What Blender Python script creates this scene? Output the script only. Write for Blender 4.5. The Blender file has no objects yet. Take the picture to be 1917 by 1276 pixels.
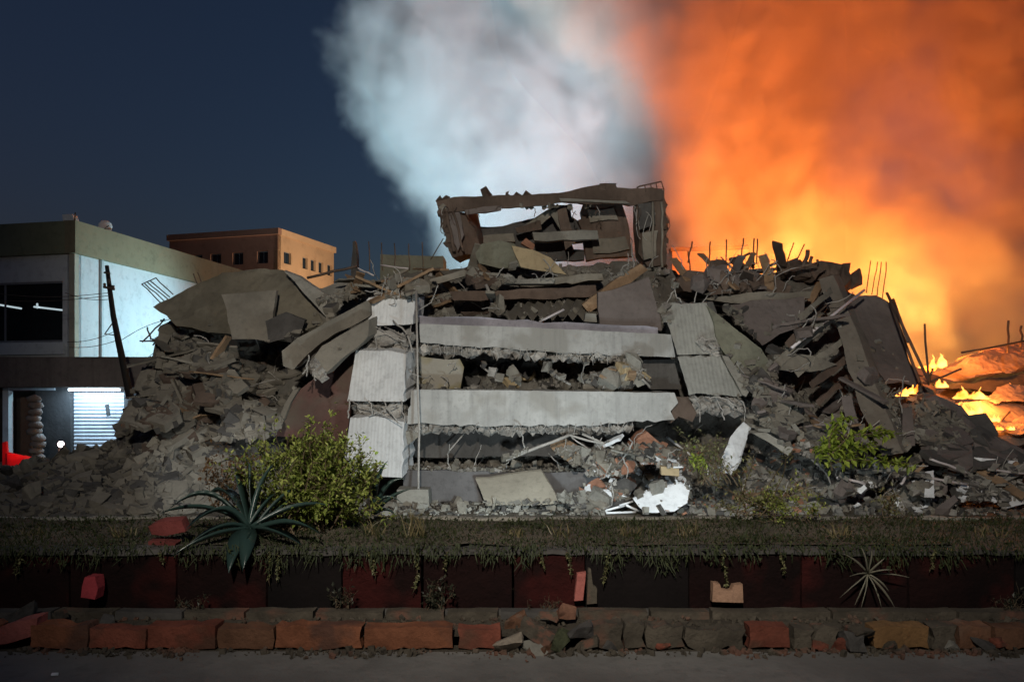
import bpy, bmesh, math, random
from mathutils import Vector, Matrix, Euler, noise
from mathutils.bvhtree import BVHTree
R = math.radians
random.seed(7)
sc = bpy.context.scene
col = sc.collection
F = 1384.0; CX = 958.5; HZ = 740.0; HC = 2.0      # focal length, centre and horizon of the photo in pixels, eye height in metres

# ------------------------------------------------------------------ camera, sky, lamps, exposure
cam = bpy.data.cameras.new('camera'); camo = bpy.data.objects.new('camera', cam); col.objects.link(camo)
cam.sensor_width = 36; cam.lens = 36 * F / 1917; cam.shift_y = (HZ - 638) / 1917
cam.clip_start = 0.05; cam.clip_end = 2000
camo.location = (0, 0, HC); camo.rotation_euler = (R(90), 0, 0)
sc.camera = camo
w = bpy.data.worlds.new('World'); sc.world = w; w.use_nodes = True
nt = w.node_tree; bg = nt.nodes['Background']
sky = nt.nodes.new('ShaderNodeTexSky'); sky.sky_type = 'NISHITA'; sky.sun_disc = False
sky.sun_elevation = R(-3.0); sky.sun_rotation = R(60); sky.air_density = 1.0; sky.dust_density = 0.3; sky.ozone_density = 3.2
tint = nt.nodes.new('ShaderNodeMix'); tint.data_type = 'RGBA'; tint.blend_type = 'MULTIPLY'; tint.inputs['Factor'].default_value = 1.0
tint.inputs[7].default_value = (0.85, 1.12, 0.7, 1)
nt.links.new(sky.outputs[0], tint.inputs[6]); nt.links.new(tint.outputs[2], bg.inputs['Color']); bg.inputs['Strength'].default_value = 1.0
sc.view_settings.view_transform = 'Standard'; sc.view_settings.look = 'None'
sc.view_settings.exposure = 0; sc.view_settings.gamma = 1; sc.view_settings.use_curve_mapping = False
sc.render.engine = 'CYCLES'
cy = sc.cycles
cy.use_denoising = True; cy.max_bounces = 6; cy.volume_bounces = 2; cy.volume_step_rate = 1.0; cy.volume_max_steps = 256
cy.sample_clamp_indirect = 4

def P(px, py, d):
    return Vector(((px - CX) / F * d, d, HC + (HZ - py) / F * d))

def lamp(name, kind, loc, energy, color, target=None, **kw):
    l = bpy.data.lights.new(name, kind); l.energy = energy; l.color = color
    for k, v in kw.items(): setattr(l, k, v)
    o = bpy.data.objects.new(name, l); col.objects.link(o); o.location = loc
    if target is not None:
        o.rotation_euler = (Vector(target) - Vector(loc)).to_track_quat('-Z', 'Y').to_euler()
    return o
COOL = (0.78, 0.93, 1.0); WARM = (1.0, 0.92, 0.8); FIRE = (1.0, 0.17, 0.014)
# lamps: ground floodlight behind the bed, then added fill spots with no seen source
lamp('ground_floodlight', 'SPOT', (-0.1, 10.2, 0.5), 270, COOL, (-0.6, 14.2, 2.0), spot_size=R(150), spot_blend=0.9, shadow_soft_size=0.12)
lamp('debris_fill_spot', 'SPOT', (2.6, 9.6, 1.0), 190, COOL, (3.4, 13.0, 0.6), spot_size=R(115), spot_blend=0.9, shadow_soft_size=0.1)  # added spot that brightens the white debris
lamp('bush_fill_spot', 'SPOT', (1.2, 4.6, 2.9), 2100, (0.9, 0.97, 1.0), (-1.75, 8.8, 1.62), spot_size=R(18), spot_blend=0.7, shadow_soft_size=0.06)  # added narrow spot that brightens the bush and left column
lamp('broad_fill_spot', 'SPOT', (-1.0, -3.0, 7.5), 6500, WARM, (1.3, 16, 4.4), spot_size=R(80), spot_blend=0.9, shadow_soft_size=0.25)  # added broad fill over ruin, road and kerb, no street fixture
lamp('side_wall_fill_spot', 'SPOT', P(470, 640, 24.5), 900, (0.5, 0.86, 1.0), P(200, 570, 24), spot_size=R(110), spot_blend=0.8, shadow_soft_size=0.15)  # added spot in mid-air that brightens the white side wall
lamp('far_wall_fill_spot', 'SPOT', P(790, 690, 56), 15000, (1.0, 0.74, 0.46), P(540, 470, 63), spot_size=R(60), spot_blend=0.8, shadow_soft_size=0.3)  # added warm spot lighting the far orange building
lamp('flood_behind_ruin', 'SPOT', P(960, 600, 21.5), 32000, (0.6, 0.86, 0.95), P(850, 130, 34), spot_size=R(80), spot_blend=0.9, shadow_soft_size=0.3)
lamp('fire_glow', 'SPOT', P(1760, 660, 21.5), 4000, FIRE, P(1800, 500, 30), spot_size=R(175), spot_blend=0.5, shadow_soft_size=0.6)
lamp('fire_core', 'POINT', P(1720, 590, 25.2), 1150, (1.0, 0.5, 0.1), shadow_soft_size=0.4)
lamp('fire_core_crest', 'POINT', P(1480, 460, 25.6), 520, (1.0, 0.5, 0.1), shadow_soft_size=0.4)
lamp('fire_glow_crest', 'SPOT', P(1520, 480, 22.5), 1100, FIRE, P(1560, 250, 30), spot_size=R(160), spot_blend=0.5, shadow_soft_size=0.6)
lamp('smoke_fill_spot', 'SPOT', P(1620, 420, 18.5), 18500, FIRE, P(1475, 110, 29), spot_size=R(122), spot_blend=0.7, shadow_soft_size=0.6)  # added spot in mid-air, no flame here, colours the smoke orange
lamp('fire_glow_ground', 'POINT', P(1790, 615, 18.8), 330, (1.0, 0.24, 0.035), shadow_soft_size=0.3)
lamp('ember_glow', 'POINT', P(1850, 735, 16.9), 230, (1.0, 0.26, 0.04), shadow_soft_size=0.3)
# ------------------------------------------------------------------ materials
MATS = {}
def conc(name, c, var=0.35, scale=1.2, bump=0.35, rough=0.92, c2=None, streak=0.0, ribs=0.0, dust=0.0):
    """weathered mineral surface: two-scale mottling, optional vertical rain streaks and board ribs"""
    if name in MATS: return MATS[name]
    m = bpy.data.materials.new(name); m.use_nodes = True; t = m.node_tree; b = t.nodes['Principled BSDF']
    def N(k, **kw):
        n = t.nodes.new(k)
        for a, v in kw.items(): setattr(n, a, v)
        return n
    co = N('ShaderNodeTexCoord'); oi = N('ShaderNodeObjectInfo')
    off = N('ShaderNodeVectorMath', operation='ADD'); sc_ = N('ShaderNodeVectorMath', operation='SCALE'); sc_.inputs['Scale'].default_value = 37.0
    cmb = N('ShaderNodeCombineXYZ'); t.links.new(oi.outputs['Random'], cmb.inputs[0]); t.links.new(oi.outputs['Random'], cmb.inputs[2])
    t.links.new(cmb.outputs[0], sc_.inputs[0]); t.links.new(co.outputs['Object'], off.inputs[0]); t.links.new(sc_.outputs[0], off.inputs[1])
    V = off.outputs[0]
    def nz(s, d, r=0.6, vec=None):
        n = N('ShaderNodeTexNoise'); n.inputs['Scale'].default_value = s; n.inputs['Detail'].default_value = d; n.inputs['Roughness'].default_value = r
        t.links.new(vec or V, n.inputs['Vector']); return n.outputs['Fac']
    def mr(v, a, b_, c_, d_):
        n = N('ShaderNodeMapRange'); t.links.new(v, n.inputs[0])
        for i, q in enumerate((a, b_, c_, d_)): n.inputs[i + 1].default_value = q
        return n.outputs[0]
    def mix(f, A, B, mode='MIX'):
        n = N('ShaderNodeMix', data_type='RGBA', blend_type=mode)
        if isinstance(f, float): n.inputs['Factor'].default_value = f
        else: t.links.new(f, n.inputs['Factor'])
        for k, v in ((6, A), (7, B)):
            if isinstance(v, tuple): n.inputs[k].default_value = (*v, 1)
            else: t.links.new(v, n.inputs[k])
        return n.outputs[2]
    lo = tuple(x * (1 - var) for x in c); hi = tuple(min(0.9, x * (1 + var)) for x in c)
    C = mix(mr(nz(scale, 6.0), 0.32, 0.68, 0, 1), lo, hi)
    C = mix(mr(nz(scale * 9, 4.0, 0.7), 0.5, 0.72, 0, 0.5), C, tuple(x * 0.55 for x in c))
    if c2: C = mix(mr(nz(scale * 0.7, 3.0), 0.52, 0.62, 0, 0.85), C, c2)
    if streak:
        mp = N('ShaderNodeMapping'); mp.inputs['Scale'].default_value = (7, 7, 0.35); t.links.new(V, mp.inputs['Vector'])
        C = mix(mr(nz(1.0, 4.0, 0.6, mp.outputs[0]), 0.5, 0.75, 0, streak), C, tuple(x * 0.4 for x in c))
    hs = N('ShaderNodeHueSaturation'); t.links.new(C, hs.inputs['Color']); t.links.new(mr(oi.outputs['Random'], 0, 1, 0.87, 1.13), hs.inputs['Value'])
    t.links.new(hs.outputs[0], b.inputs['Base Color'])
    b.inputs['Roughness'].default_value = rough; b.inputs['Specular IOR Level'].default_value = 0.25
    h = nz(scale * 14, 6.0, 0.7); h2 = nz(scale * 3, 4.0)
    ad = N('ShaderNodeMath', operation='MULTIPLY_ADD'); t.links.new(h2, ad.inputs[0]); ad.inputs[1].default_value = 1.6; t.links.new(h, ad.inputs[2])
    H = ad.outputs[0]
    if ribs:
        wv = N('ShaderNodeTexWave', wave_type='BANDS', bands_direction='X'); wv.inputs['Scale'].default_value = ribs; wv.inputs['Distortion'].default_value = 3.5; wv.inputs['Detail'].default_value = 2
        mp = N('ShaderNodeMapping'); mp.inputs['Scale'].default_value = (1, 0.2, 0.12); t.links.new(co.outputs['Object'], mp.inputs['Vector']); t.links.new(mp.outputs[0], wv.inputs['Vector'])
        a2 = N('ShaderNodeMath', operation='MULTIPLY_ADD'); t.links.new(wv.outputs['Fac'], a2.inputs[0]); a2.inputs[1].default_value = 0.45; t.links.new(H, a2.inputs[2]); H = a2.outputs[0]
    bp = N('ShaderNodeBump'); bp.inputs['Strength'].default_value = bump; bp.inputs['Distance'].default_value = 0.03
    t.links.new(H, bp.inputs['Height']); t.links.new(bp.outputs[0], b.inputs['Normal'])
    MATS[name] = m; return m
def plain(name, c, rough=0.6, metal=0.0, emit=None, es=0.0, trans=0.0):
    if name in MATS: return MATS[name]
    m = bpy.data.materials.new(name); m.use_nodes = True; t = m.node_tree; b = t.nodes['Principled BSDF']
    nz = t.nodes.new('ShaderNodeTexNoise'); nz.inputs['Scale'].default_value = 5; nz.inputs['Detail'].default_value = 5
    mx = t.nodes.new('ShaderNodeMix'); mx.data_type = 'RGBA'
    mx.inputs[6].default_value = (*[x * 0.65 for x in c], 1); mx.inputs[7].default_value = (*[min(1, x * 1.25) for x in c], 1)
    co = t.nodes.new('ShaderNodeTexCoord'); t.links.new(co.outputs['Object'], nz.inputs['Vector'])
    t.links.new(nz.outputs['Fac'], mx.inputs['Factor']); t.links.new(mx.outputs[2], b.inputs['Base Color'])
    b.inputs['Roughness'].default_value = rough; b.inputs['Metallic'].default_value = metal
    if emit: b.inputs['Emission Color'].default_value = (*emit, 1); b.inputs['Emission Strength'].default_value = es
    MATS[name] = m; return m
def leafm(name, c, c2, trans=0.3, rough=0.5):
    if name in MATS: return MATS[name]
    m = bpy.data.materials.new(name); m.use_nodes = True; t = m.node_tree; b = t.nodes['Principled BSDF']; o = t.nodes['Material Output']
    g = t.nodes.new('ShaderNodeNewGeometry'); mx = t.nodes.new('ShaderNodeMix'); mx.data_type = 'RGBA'
    mx.inputs[6].default_value = (*c, 1); mx.inputs[7].default_value = (*c2, 1)
    t.links.new(g.outputs['Random Per Island'], mx.inputs['Factor']); t.links.new(mx.outputs[2], b.inputs['Base Color'])
    b.inputs['Roughness'].default_value = rough
    tr = t.nodes.new('ShaderNodeBsdfTranslucent'); t.links.new(mx.outputs[2], tr.inputs['Color'])
    ms = t.nodes.new('ShaderNodeMixShader'); ms.inputs[0].default_value = trans
    t.links.new(b.outputs[0], ms.inputs[1]); t.links.new(tr.outputs[0], ms.inputs[2]); t.links.new(ms.outputs[0], o.inputs['Surface'])
    MATS[name] = m; return m

LIGHT = conc('light_painted_concrete', (0.42, 0.42, 0.405), 0.16, 1.3, 0.5, streak=0.45, c2=(0.3, 0.29, 0.265))
RIB = conc('ribbed_painted_concrete', (0.62, 0.63, 0.63), 0.12, 0.9, 0.4, streak=0.3, ribs=4.5)
RIBG = conc('ribbed_grey_concrete', (0.36, 0.36, 0.33), 0.14, 0.9, 0.4, streak=0.35, ribs=4.0)
MID = conc('grey_concrete', (0.25, 0.24, 0.21), 0.3, 1.1, 0.45, streak=0.2)
DUST = conc('dusty_brown_concrete', (0.205, 0.187, 0.155), 0.3, 0.9, 0.4)
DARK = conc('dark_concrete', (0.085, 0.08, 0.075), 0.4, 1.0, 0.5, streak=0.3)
BROWN = conc('brown_plaster', (0.13, 0.095, 0.075), 0.35, 0.9, 0.5, streak=0.4)
MAUVE = conc('mauve_brown_wall', (0.16, 0.135, 0.125), 0.25, 0.9, 0.4)
GREENC = conc('green_grey_concrete', (0.19, 0.19, 0.145), 0.25, 0.9, 0.4)
TAN = conc('tan_plaster', (0.42, 0.33, 0.2), 0.2, 0.9, 0.4)
RED = conc('dark_red_plaster', (0.12, 0.066, 0.056), 0.25, 0.9, 0.35, c2=(0.12, 0.10, 0.08))
BRICK = conc('brick_red_rubble', (0.34, 0.17, 0.11), 0.3, 1.5, 0.6)
BROKEN = conc('broken_concrete_core', (0.36, 0.34, 0.31), 0.5, 3.0, 0.9)
WHITE = conc('white_sheet', (0.78, 0.8, 0.82), 0.1, 1.0, 0.3)
WOOD = conc('weathered_wood', (0.27, 0.18, 0.11), 0.35, 2.0, 0.4)
STEEL = plain('rusty_rebar', (0.12, 0.085, 0.065), 0.7, 0.2)
STEELP = plain('dusty_rebar', (0.4, 0.38, 0.35), 0.75, 0.1)
PIPE = plain('pale_pipe', (0.55, 0.5, 0.5), 0.5)

# ------------------------------------------------------------------ mesh helpers
def tag(o, label=None, cat=None, group=None, kind=None):
    for k, v in (('label', label), ('category', cat), ('group', group), ('kind', kind)):
        if v: o[k] = v
    return o
def link(name, me, mat=None, parent=None):
    o = bpy.data.objects.new(name, me); col.objects.link(o)
    if mat is not None and me is not None:
        if isinstance(mat, (list, tuple)):
            for q in mat: me.materials.append(q)
        else: me.materials.append(mat)
    if parent is not None: o.parent = parent; o.matrix_parent_inverse = parent.matrix_world.inverted()
    return o
def from_bm(name, bm, mat=None, parent=None, origin=None, smooth=False):
    if origin is None and bm.verts:
        origin = sum((v.co for v in bm.verts), Vector()) / len(bm.verts)
        if parent is not None: origin = origin
    bmesh.ops.translate(bm, verts=bm.verts, vec=-origin)
    me = bpy.data.meshes.new(name); bm.to_mesh(me); bm.free()
    if smooth:
        for p in me.polygons: p.use_smooth = True
    o = link(name, me, mat)
    o.location = origin
    if parent is not None:
        o.parent = parent; o.location = origin - wloc(parent)
    return o
def wloc(o):
    v = Vector(o.location)
    while o.parent: o = o.parent; v += Vector(o.location)
    return v
def empty(name, loc, label=None, cat=None, group=None, kind=None):
    o = bpy.data.objects.new(name, None); col.objects.link(o); o.location = loc; o.empty_display_size = 0.2
    return tag(o, label, cat, group, kind)
def roughen(bm, res=0.25, amp=0.015, sc_=2.0, passes=5, seed=0.0):
    bmesh.ops.triangulate(bm, faces=bm.faces)
    for _ in range(passes):
        es = [e for e in bm.edges if e.calc_length() > res]
        if not es or len(bm.faces) > 9000: break
        bmesh.ops.subdivide_edges(bm, edges=es, cuts=1)
        bmesh.ops.triangulate(bm, faces=[f for f in bm.faces if len(f.verts) > 3])
    o = Vector((seed, seed * 1.7, 0))
    for v in bm.verts:
        v.co += noise.noise_vector(v.co * sc_ + o) * amp + noise.noise_vector(v.co * sc_ * 4 + o) * amp * 0.5
def prism_bm(pts, back, rag=0.03, seg=0.3, sides=None):
    """solid: outline pts (front face) broken up along its edges, pushed back by the vector back"""
    n = len(pts); pts = [Vector(p) for p in pts]; back = Vector(back)
    ring = []
    nrm = Vector()
    for i in range(n): nrm += pts[i].cross(pts[(i + 1) % n])
    nrm.normalize()
    for i in range(n):
        a, b = pts[i], pts[(i + 1) % n]; e = b - a; L = e.length
        r_ = rag if sides is None or i in sides else rag * 0.18
        pr = rag if sides is None or i in sides or (i - 1) % n in sides else rag * 0.18
        ring.append(a + Vector((random.uniform(-1, 1), 0, random.uniform(-1, 1))) * pr * 0.5)
        k = max(1, int(L / seg))
        side = e.cross(nrm).normalized() if L > 1e-6 else Vector()
        for j in range(1, k):
            ring.append(a + e * ((j + random.uniform(-0.3, 0.3)) / k) + side * random.uniform(-1, 1) * r_)
    bm = bmesh.new(); m = len(ring)
    f = [bm.verts.new(p) for p in ring]
    bk = [bm.verts.new(p + back * random.uniform(0.93, 1.07) + Vector((random.uniform(-1, 1), 0, random.uniform(-1, 1))) * rag * 0.6) for p in ring]
    bm.faces.new(f); bm.faces.new(bk[::-1])
    for i in range(m): bm.faces.new((f[i], bk[i], bk[(i + 1) % m], f[(i + 1) % m]))
    bmesh.ops.recalc_face_normals(bm, faces=bm.faces)
    return bm
def slab(name, label, cat, mat, px, back=(0, 0.3, 0), rag=0.03, res=0.3, amp=0.015, group=None, parent=None, sides=None, seg=0.3):
    bm = prism_bm([P(*q) for q in px], back, rag, seg, sides)
    roughen(bm, res, amp, 2.0, seed=random.random() * 50)
    o = from_bm(name, bm, mat, parent)
    if parent is None: tag(o, label, cat, group)
    elif label: o['label'] = label
    return o
def box_bm(bm, c, s, rot=None, jit=0.0):
    c = Vector(c); vs = []
    for x in (-1, 1):
        for y in (-1, 1):
            for z in (-1, 1):
                v = Vector((x * s[0] / 2, y * s[1] / 2, z * s[2] / 2)) + Vector([random.uniform(-jit, jit) for _ in range(3)])
                if rot is not None: v.rotate(rot)
                vs.append(bm.verts.new(v + c))
    for q in ((0, 1, 3, 2), (4, 6, 7, 5), (0, 4, 5, 1), (2, 3, 7, 6), (0, 2, 6, 4), (1, 5, 7, 3)): bm.faces.new([vs[i] for i in q])
    return vs
def box(name, c, s, mat, parent=None, rot=None, jit=0.0):
    bm = bmesh.new(); box_bm(bm, c, s, rot, jit); return from_bm(name, bm, mat, parent, Vector(c))
def tube_bm(bm, pts, r, n=6, r1=None):
    pts = [Vector(p) for p in pts]; rings = []
    for i, p in enumerate(pts):
        t = (pts[min(i + 1, len(pts) - 1)] - pts[max(i - 1, 0)]).normalized()
        a = t.cross(Vector((0.3, 1, 0.2))).normalized(); b = t.cross(a)
        rr = r if r1 is None else r + (r1 - r) * i / (len(pts) - 1)
        rings.append([bm.verts.new(p + (a * math.cos(k * 2 * math.pi / n) + b * math.sin(k * 2 * math.pi / n)) * rr) for k in range(n)])
    for A, B in zip(rings, rings[1:]):
        for k in range(n): bm.faces.new((A[k], A[(k + 1) % n], B[(k + 1) % n], B[k]))
    bm.faces.new(rings[0][::-1]); bm.faces.new(rings[-1])
def tube(name, pts, r, mat, parent=None, n=6, r1=None):
    bm = bmesh.new(); tube_bm(bm, pts, r, n, r1); return from_bm(name, bm, mat, parent, Vector(pts[0]), smooth=True)
def bent(a, b, sag=0.1, k=5, jit=0.02):
    a, b = Vector(a), Vector(b); L = (b - a).length
    s = Vector([random.uniform(-1, 1) for _ in range(3)]) * sag * L
    return [a.lerp(b, i / k) + s * math.sin(math.pi * i / k) + Vector([random.uniform(-jit, jit) for _ in range(3)]) * (0 < i < k) for i in range(k + 1)]
def chunk_mesh(name, flat, seed, rough=0.06, np=12):
    random.seed(seed)
    bm = bmesh.new()
    for _ in range(np):
        v = Vector((random.uniform(-1, 1), random.uniform(-1, 1), random.uniform(-1, 1)))
        m = max(abs(c) for c in v); v /= (m ** 0.7 + 1e-6)
        bm.verts.new(Vector((v.x * 0.5, v.y * 0.42, v.z * 0.5 * flat)))
    r = bmesh.ops.convex_hull(bm, input=bm.verts)
    bmesh.ops.delete(bm, geom=[g for g in r['geom_interior'] if isinstance(g, bmesh.types.BMVert)], context='VERTS')
    roughen(bm, 0.42, rough * min(1, flat * 1.6), 3.0, 1, seed)
    me = bpy.data.meshes.new(name); bm.to_mesh(me); bm.free(); return me
def board_mesh(name, seed):
    random.seed(seed); L = 0.5; w_ = random.uniform(0.05, 0.12)
    bm = prism_bm([(-L, -w_, 0), (L, -w_ * 0.8, 0), (L * random.uniform(.85, 1), w_, 0), (-L, w_ * .9, 0)], (0, 0, -random.uniform(.02, .06)), 0.015, 0.12); roughen(bm, 0.2, 0.012, 3, 2, seed)
    me = bpy.data.meshes.new(name); bm.to_mesh(me); bm.free(); return me
def plate_mesh(name, th, seed):
    """broken slab fragment: uneven polygon with a ragged thin edge"""
    random.seed(seed); n = random.randint(5, 8); pts = []
    for i in range(n):
        a = (i + random.uniform(-0.3, 0.3)) / n * 2 * math.pi; r = random.uniform(0.34, 0.56)
        pts.append(Vector((math.cos(a) * r, math.sin(a) * r * 0.75, 0)))
    bm = prism_bm(pts, (0, 0, -th), 0.02, 0.22); roughen(bm, 0.3, 0.018, 3.0, 2, seed)
    me = bpy.data.meshes.new(name); bm.to_mesh(me); bm.free(); return me
# ------------------------------------------------------------------ smoke, lit by the fire and by a floodlight behind the ruin
def smoke(name, d, left, y0, y1, dens, color, soft, warp, label, right=2500, top=-420, seed=0.0, aniso=0.2, back_off=0.0, thin=0.3):
    """closed shell round the plume; left = [(px,py)...] from the bottom up traced at distance d"""
    L = [P(px, py, d) for px, py in left]
    zs = [p.z for p in L]; z0, z1 = zs[0], zs[-1]
    m = 2.2
    xr = P(right, 700, d).x
    ring = [(p.x - m, p.z) for p in L] + [(xr, z1), (xr, z0)]
    V = [(x, y0, z) for x, z in ring] + [(x, y1, z) for x, z in ring]
    n = len(ring)
    F_ = [tuple(range(n)), tuple(range(2 * n - 1, n - 1, -1))] + [(i, i + n, (i + 1) % n + n, (i + 1) % n) for i in range(n)]
    me = bpy.data.meshes.new(name); me.from_pydata(V, [], F_)
    bm = bmesh.new(); bm.from_mesh(me); bmesh.ops.recalc_face_normals(bm, faces=bm.faces); bm.to_mesh(me); bm.free()
    o = bpy.data.objects.new(name, me); col.objects.link(o); tag(o, label, 'smoke')
    mt = bpy.data.materials.new(name); mt.use_nodes = True; t = mt.node_tree; t.nodes.clear()
    N = lambda k, **kw: setp(t.nodes.new(k), kw)
    def setp(nd, kw):
        for k, v in kw.items(): setattr(nd, k, v)
        return nd
    def math_(op, a, b=None, c=None):
        nd = N('ShaderNodeMath', operation=op)
        for i, v in enumerate((a, b, c)):
            if v is None: continue
            if isinstance(v, (int, float)): nd.inputs[i].default_value = v
            else: t.links.new(v, nd.inputs[i])
        return nd.outputs[0]
    def mapr(v, a, b, c=0.0, d_=1.0, smooth=True):
        nd = N('ShaderNodeMapRange', interpolation_type='SMOOTHSTEP' if smooth else 'LINEAR'); t.links.new(v, nd.inputs[0])
        for i, q in enumerate((a, b, c, d_)): nd.inputs[i + 1].default_value = q
        return nd.outputs[0]
    geo = N('ShaderNodeNewGeometry'); sep = N('ShaderNodeSeparateXYZ'); t.links.new(geo.outputs['Position'], sep.inputs[0])
    X, Y, Z = sep.outputs
    def nz(scale, det, off, rough=0.55):
        ad = N('ShaderNodeVectorMath', operation='ADD'); t.links.new(geo.outputs['Position'], ad.inputs[0]); ad.inputs[1].default_value = off
        nd = N('ShaderNodeTexNoise'); t.links.new(ad.outputs[0], nd.inputs['Vector'])
        nd.inputs['Scale'].default_value = scale; nd.inputs['Detail'].default_value = det; nd.inputs['Roughness'].default_value = rough
        return nd.outputs['Fac']
    n1 = nz(0.16, 4.0, (seed, 3.1, 0.0)); 
    puff = lambda sc2, off, amp: math_('MULTIPLY', math_('ABSOLUTE', math_('SUBTRACT', nz(sc2, 3.0, off, 0.5), 0.5)), amp)
    pf1, pf2 = puff(0.34, (seed, 1.0, 4.0), 4.6), puff(0.8, (seed, 7.0, 2.0), 2.0)
    pf = math_('ADD', pf1, pf2)
    wv = math_('ADD', math_('MULTIPLY', math_('SUBTRACT', n1, 0.5), warp), pf)
    cur = N('ShaderNodeFloatCurve'); cm = cur.mapping.curves[0]
    xa, xb = min(p.x for p in L) - 1, max(p.x for p in L) + 1
    pts = [((p.z - z0) / (z1 - z0), (p.x - xa) / (xb - xa)) for p in L]
    cm.points[0].location = pts[0]; cm.points[1].location = pts[-1]
    for q in pts[1:-1]: cm.points.new(*q)
    cur.mapping.update()
    t.links.new(mapr(Z, z0, z1, 0, 1, False), cur.inputs['Value'])
    xl = mapr(cur.outputs[0], 0, 1, xa, xb, False)
    sx = mapr(math_('ADD', math_('SUBTRACT', math_('SUBTRACT', X, xl), back_off), wv), -soft * 0.3, soft)
    wy = math_('MULTIPLY', math_('SUBTRACT', nz(0.21, 3.0, (9.0, seed, 5.0)), 0.5), warp * 1.2)
    yy = math_('ADD', math_('ADD', Y, wy), pf)
    sy = math_('MULTIPLY', mapr(yy, y0 + 1.2, y0 + 2.8), mapr(yy, y1 - 1.0, y1 - 4.0))
    bil = mapr(n1, 0.38, 0.62, thin, 1.0)
    D = math_('MULTIPLY', math_('MULTIPLY', math_('MULTIPLY', sx, sy), bil), dens)
    pv = N('ShaderNodeVolumePrincipled'); pv.inputs['Color'].default_value = (*color, 1); pv.inputs['Anisotropy'].default_value = aniso
    pv.inputs['Density Attribute'].default_value = ''
    t.links.new(D, pv.inputs['Density'])
    out = N('ShaderNodeOutputMaterial'); t.links.new(pv.outputs[0], out.inputs['Volume'])
    mt.cycles.volume_step_rate = 0.65
    me.materials.append(mt)
    return o
WS = [(690, 720), (720, 600), (745, 480), (735, 420), (690, 350), (660, 280), (640, 210), (600, 150), (605, 100), (640, 50), (685, 0), (720, -150), (760, -420)]
smoke('white_smoke_plume', 34, WS, 29.5, 38.5, 0.75, (0.86, 0.92, 0.95), 1.6, 5.0, 'pale grey blue smoke plume rising behind the rooftop room', right=1500, back_off=1.9, thin=0.6)
OS = [(1215, 760), (1240, 600), (1265, 450), (1250, 380), (1255, 300), (1215, 220), (1130, 130), (1065, 60), (1035, 0), (1010, -150), (1040, -420)]
smoke('orange_smoke_plume', 29, OS, 25.0, 33.0, 1.0, (0.82, 0.78, 0.74), 1.8, 5.0, 'fire lit orange smoke billowing behind the right side of the ruin', right=2300, seed=21.0, back_off=-0.2)
# ------------------------------------------------------------------ ground, road, planter bed
def sheet(name, x0, x1, y0, y1, z, mat, kind='structure', th=0.0):
    bm = bmesh.new()
    if th: box_bm(bm, ((x0 + x1) / 2, (y0 + y1) / 2, z - th / 2), (x1 - x0, y1 - y0, th))
    else: bm.faces.new([bm.verts.new(v) for v in ((x0, y0, z), (x1, y0, z), (x1, y1, z), (x0, y1, z))])
    return tag(from_bm(name, bm, mat, None, Vector((0, 0, 0))), kind=kind)
SOIL = conc('dry_dirt', (0.10, 0.085, 0.065), 0.4, 1.4, 0.8)
ASPH = conc('worn_asphalt', (0.26, 0.25, 0.23), 0.25, 0.8, 0.5, c2=(0.2, 0.19, 0.175))
sheet('ground', -500, 500, -300, 800, 0.0, SOIL)
# road: a lightly uneven sheet
bm = bmesh.new(); bmesh.ops.create_grid(bm, x_segments=90, y_segments=50, size=0.5)
for v in bm.verts:
    x, y = v.co.x * 60, -9.2 + (v.co.y + 0.5) * 14.95
    v.co = Vector((x, y, 0.012 + 0.006 * noise.noise(Vector((x * 0.8, y * 0.8, 0)))))
road = tag(from_bm('road', bm, ASPH, None, Vector((0, 0, 0)), True), kind='structure')
sheet('verge_strip', -30, 30, 5.9, 6.6, 0.085, SOIL, th=0.2)
KY = 5.8
kerb = tag(box('kerb', (0, KY + 0.16, 0.045), (60, 0.12, 0.07), DARK), kind='structure')
KO = conc('orange_painted_kerb', (0.27, 0.105, 0.055), 0.35, 3.0, 0.5, c2=(0.11, 0.06, 0.045))
KR = conc('red_painted_kerb', (0.22, 0.07, 0.045), 0.35, 3.0, 0.5, c2=(0.12, 0.06, 0.04))
KB = conc('brown_stained_kerb', (0.17, 0.085, 0.05), 0.35, 3.0, 0.5, c2=(0.17, 0.12, 0.09))
KG = conc('bare_stone_kerb', (0.1, 0.085, 0.065), 0.4, 3.0, 0.6, c2=(0.2, 0.1, 0.07))
KYEL = conc('yellow_ochre_kerb', (0.25, 0.14, 0.06), 0.3, 3.0, 0.5)
KP = conc('pink_painted_kerb', (0.4, 0.13, 0.11), 0.3, 3.0, 0.5)
ks = [(-190, -90, KB, 0), (-85, -5, KO, 0), (-2, 70, KP, -9), (57, 162, KO, 1), (166, 272, KR, -1), (276, 404, KR, 0), (409, 512, KB, 0), (515, 676, KO, 0), (684, 848, KO, 0.5), (858, 936, KR, 0),
      (1110, 1168, KG, 3), (1172, 1206, KG, 0), (1212, 1280, KG, -2), (1286, 1394, KG, 0), (1402, 1478, KR, 1), (1486, 1522, KG, -3), (1528, 1570, KG, 4), (1636, 1738, KYEL, 0), (1744, 1792, KG, 2), (1797, 1856, KB, -2), (1862, 1930, KB, 0), (1936, 2040, KB, 0)]
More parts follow.
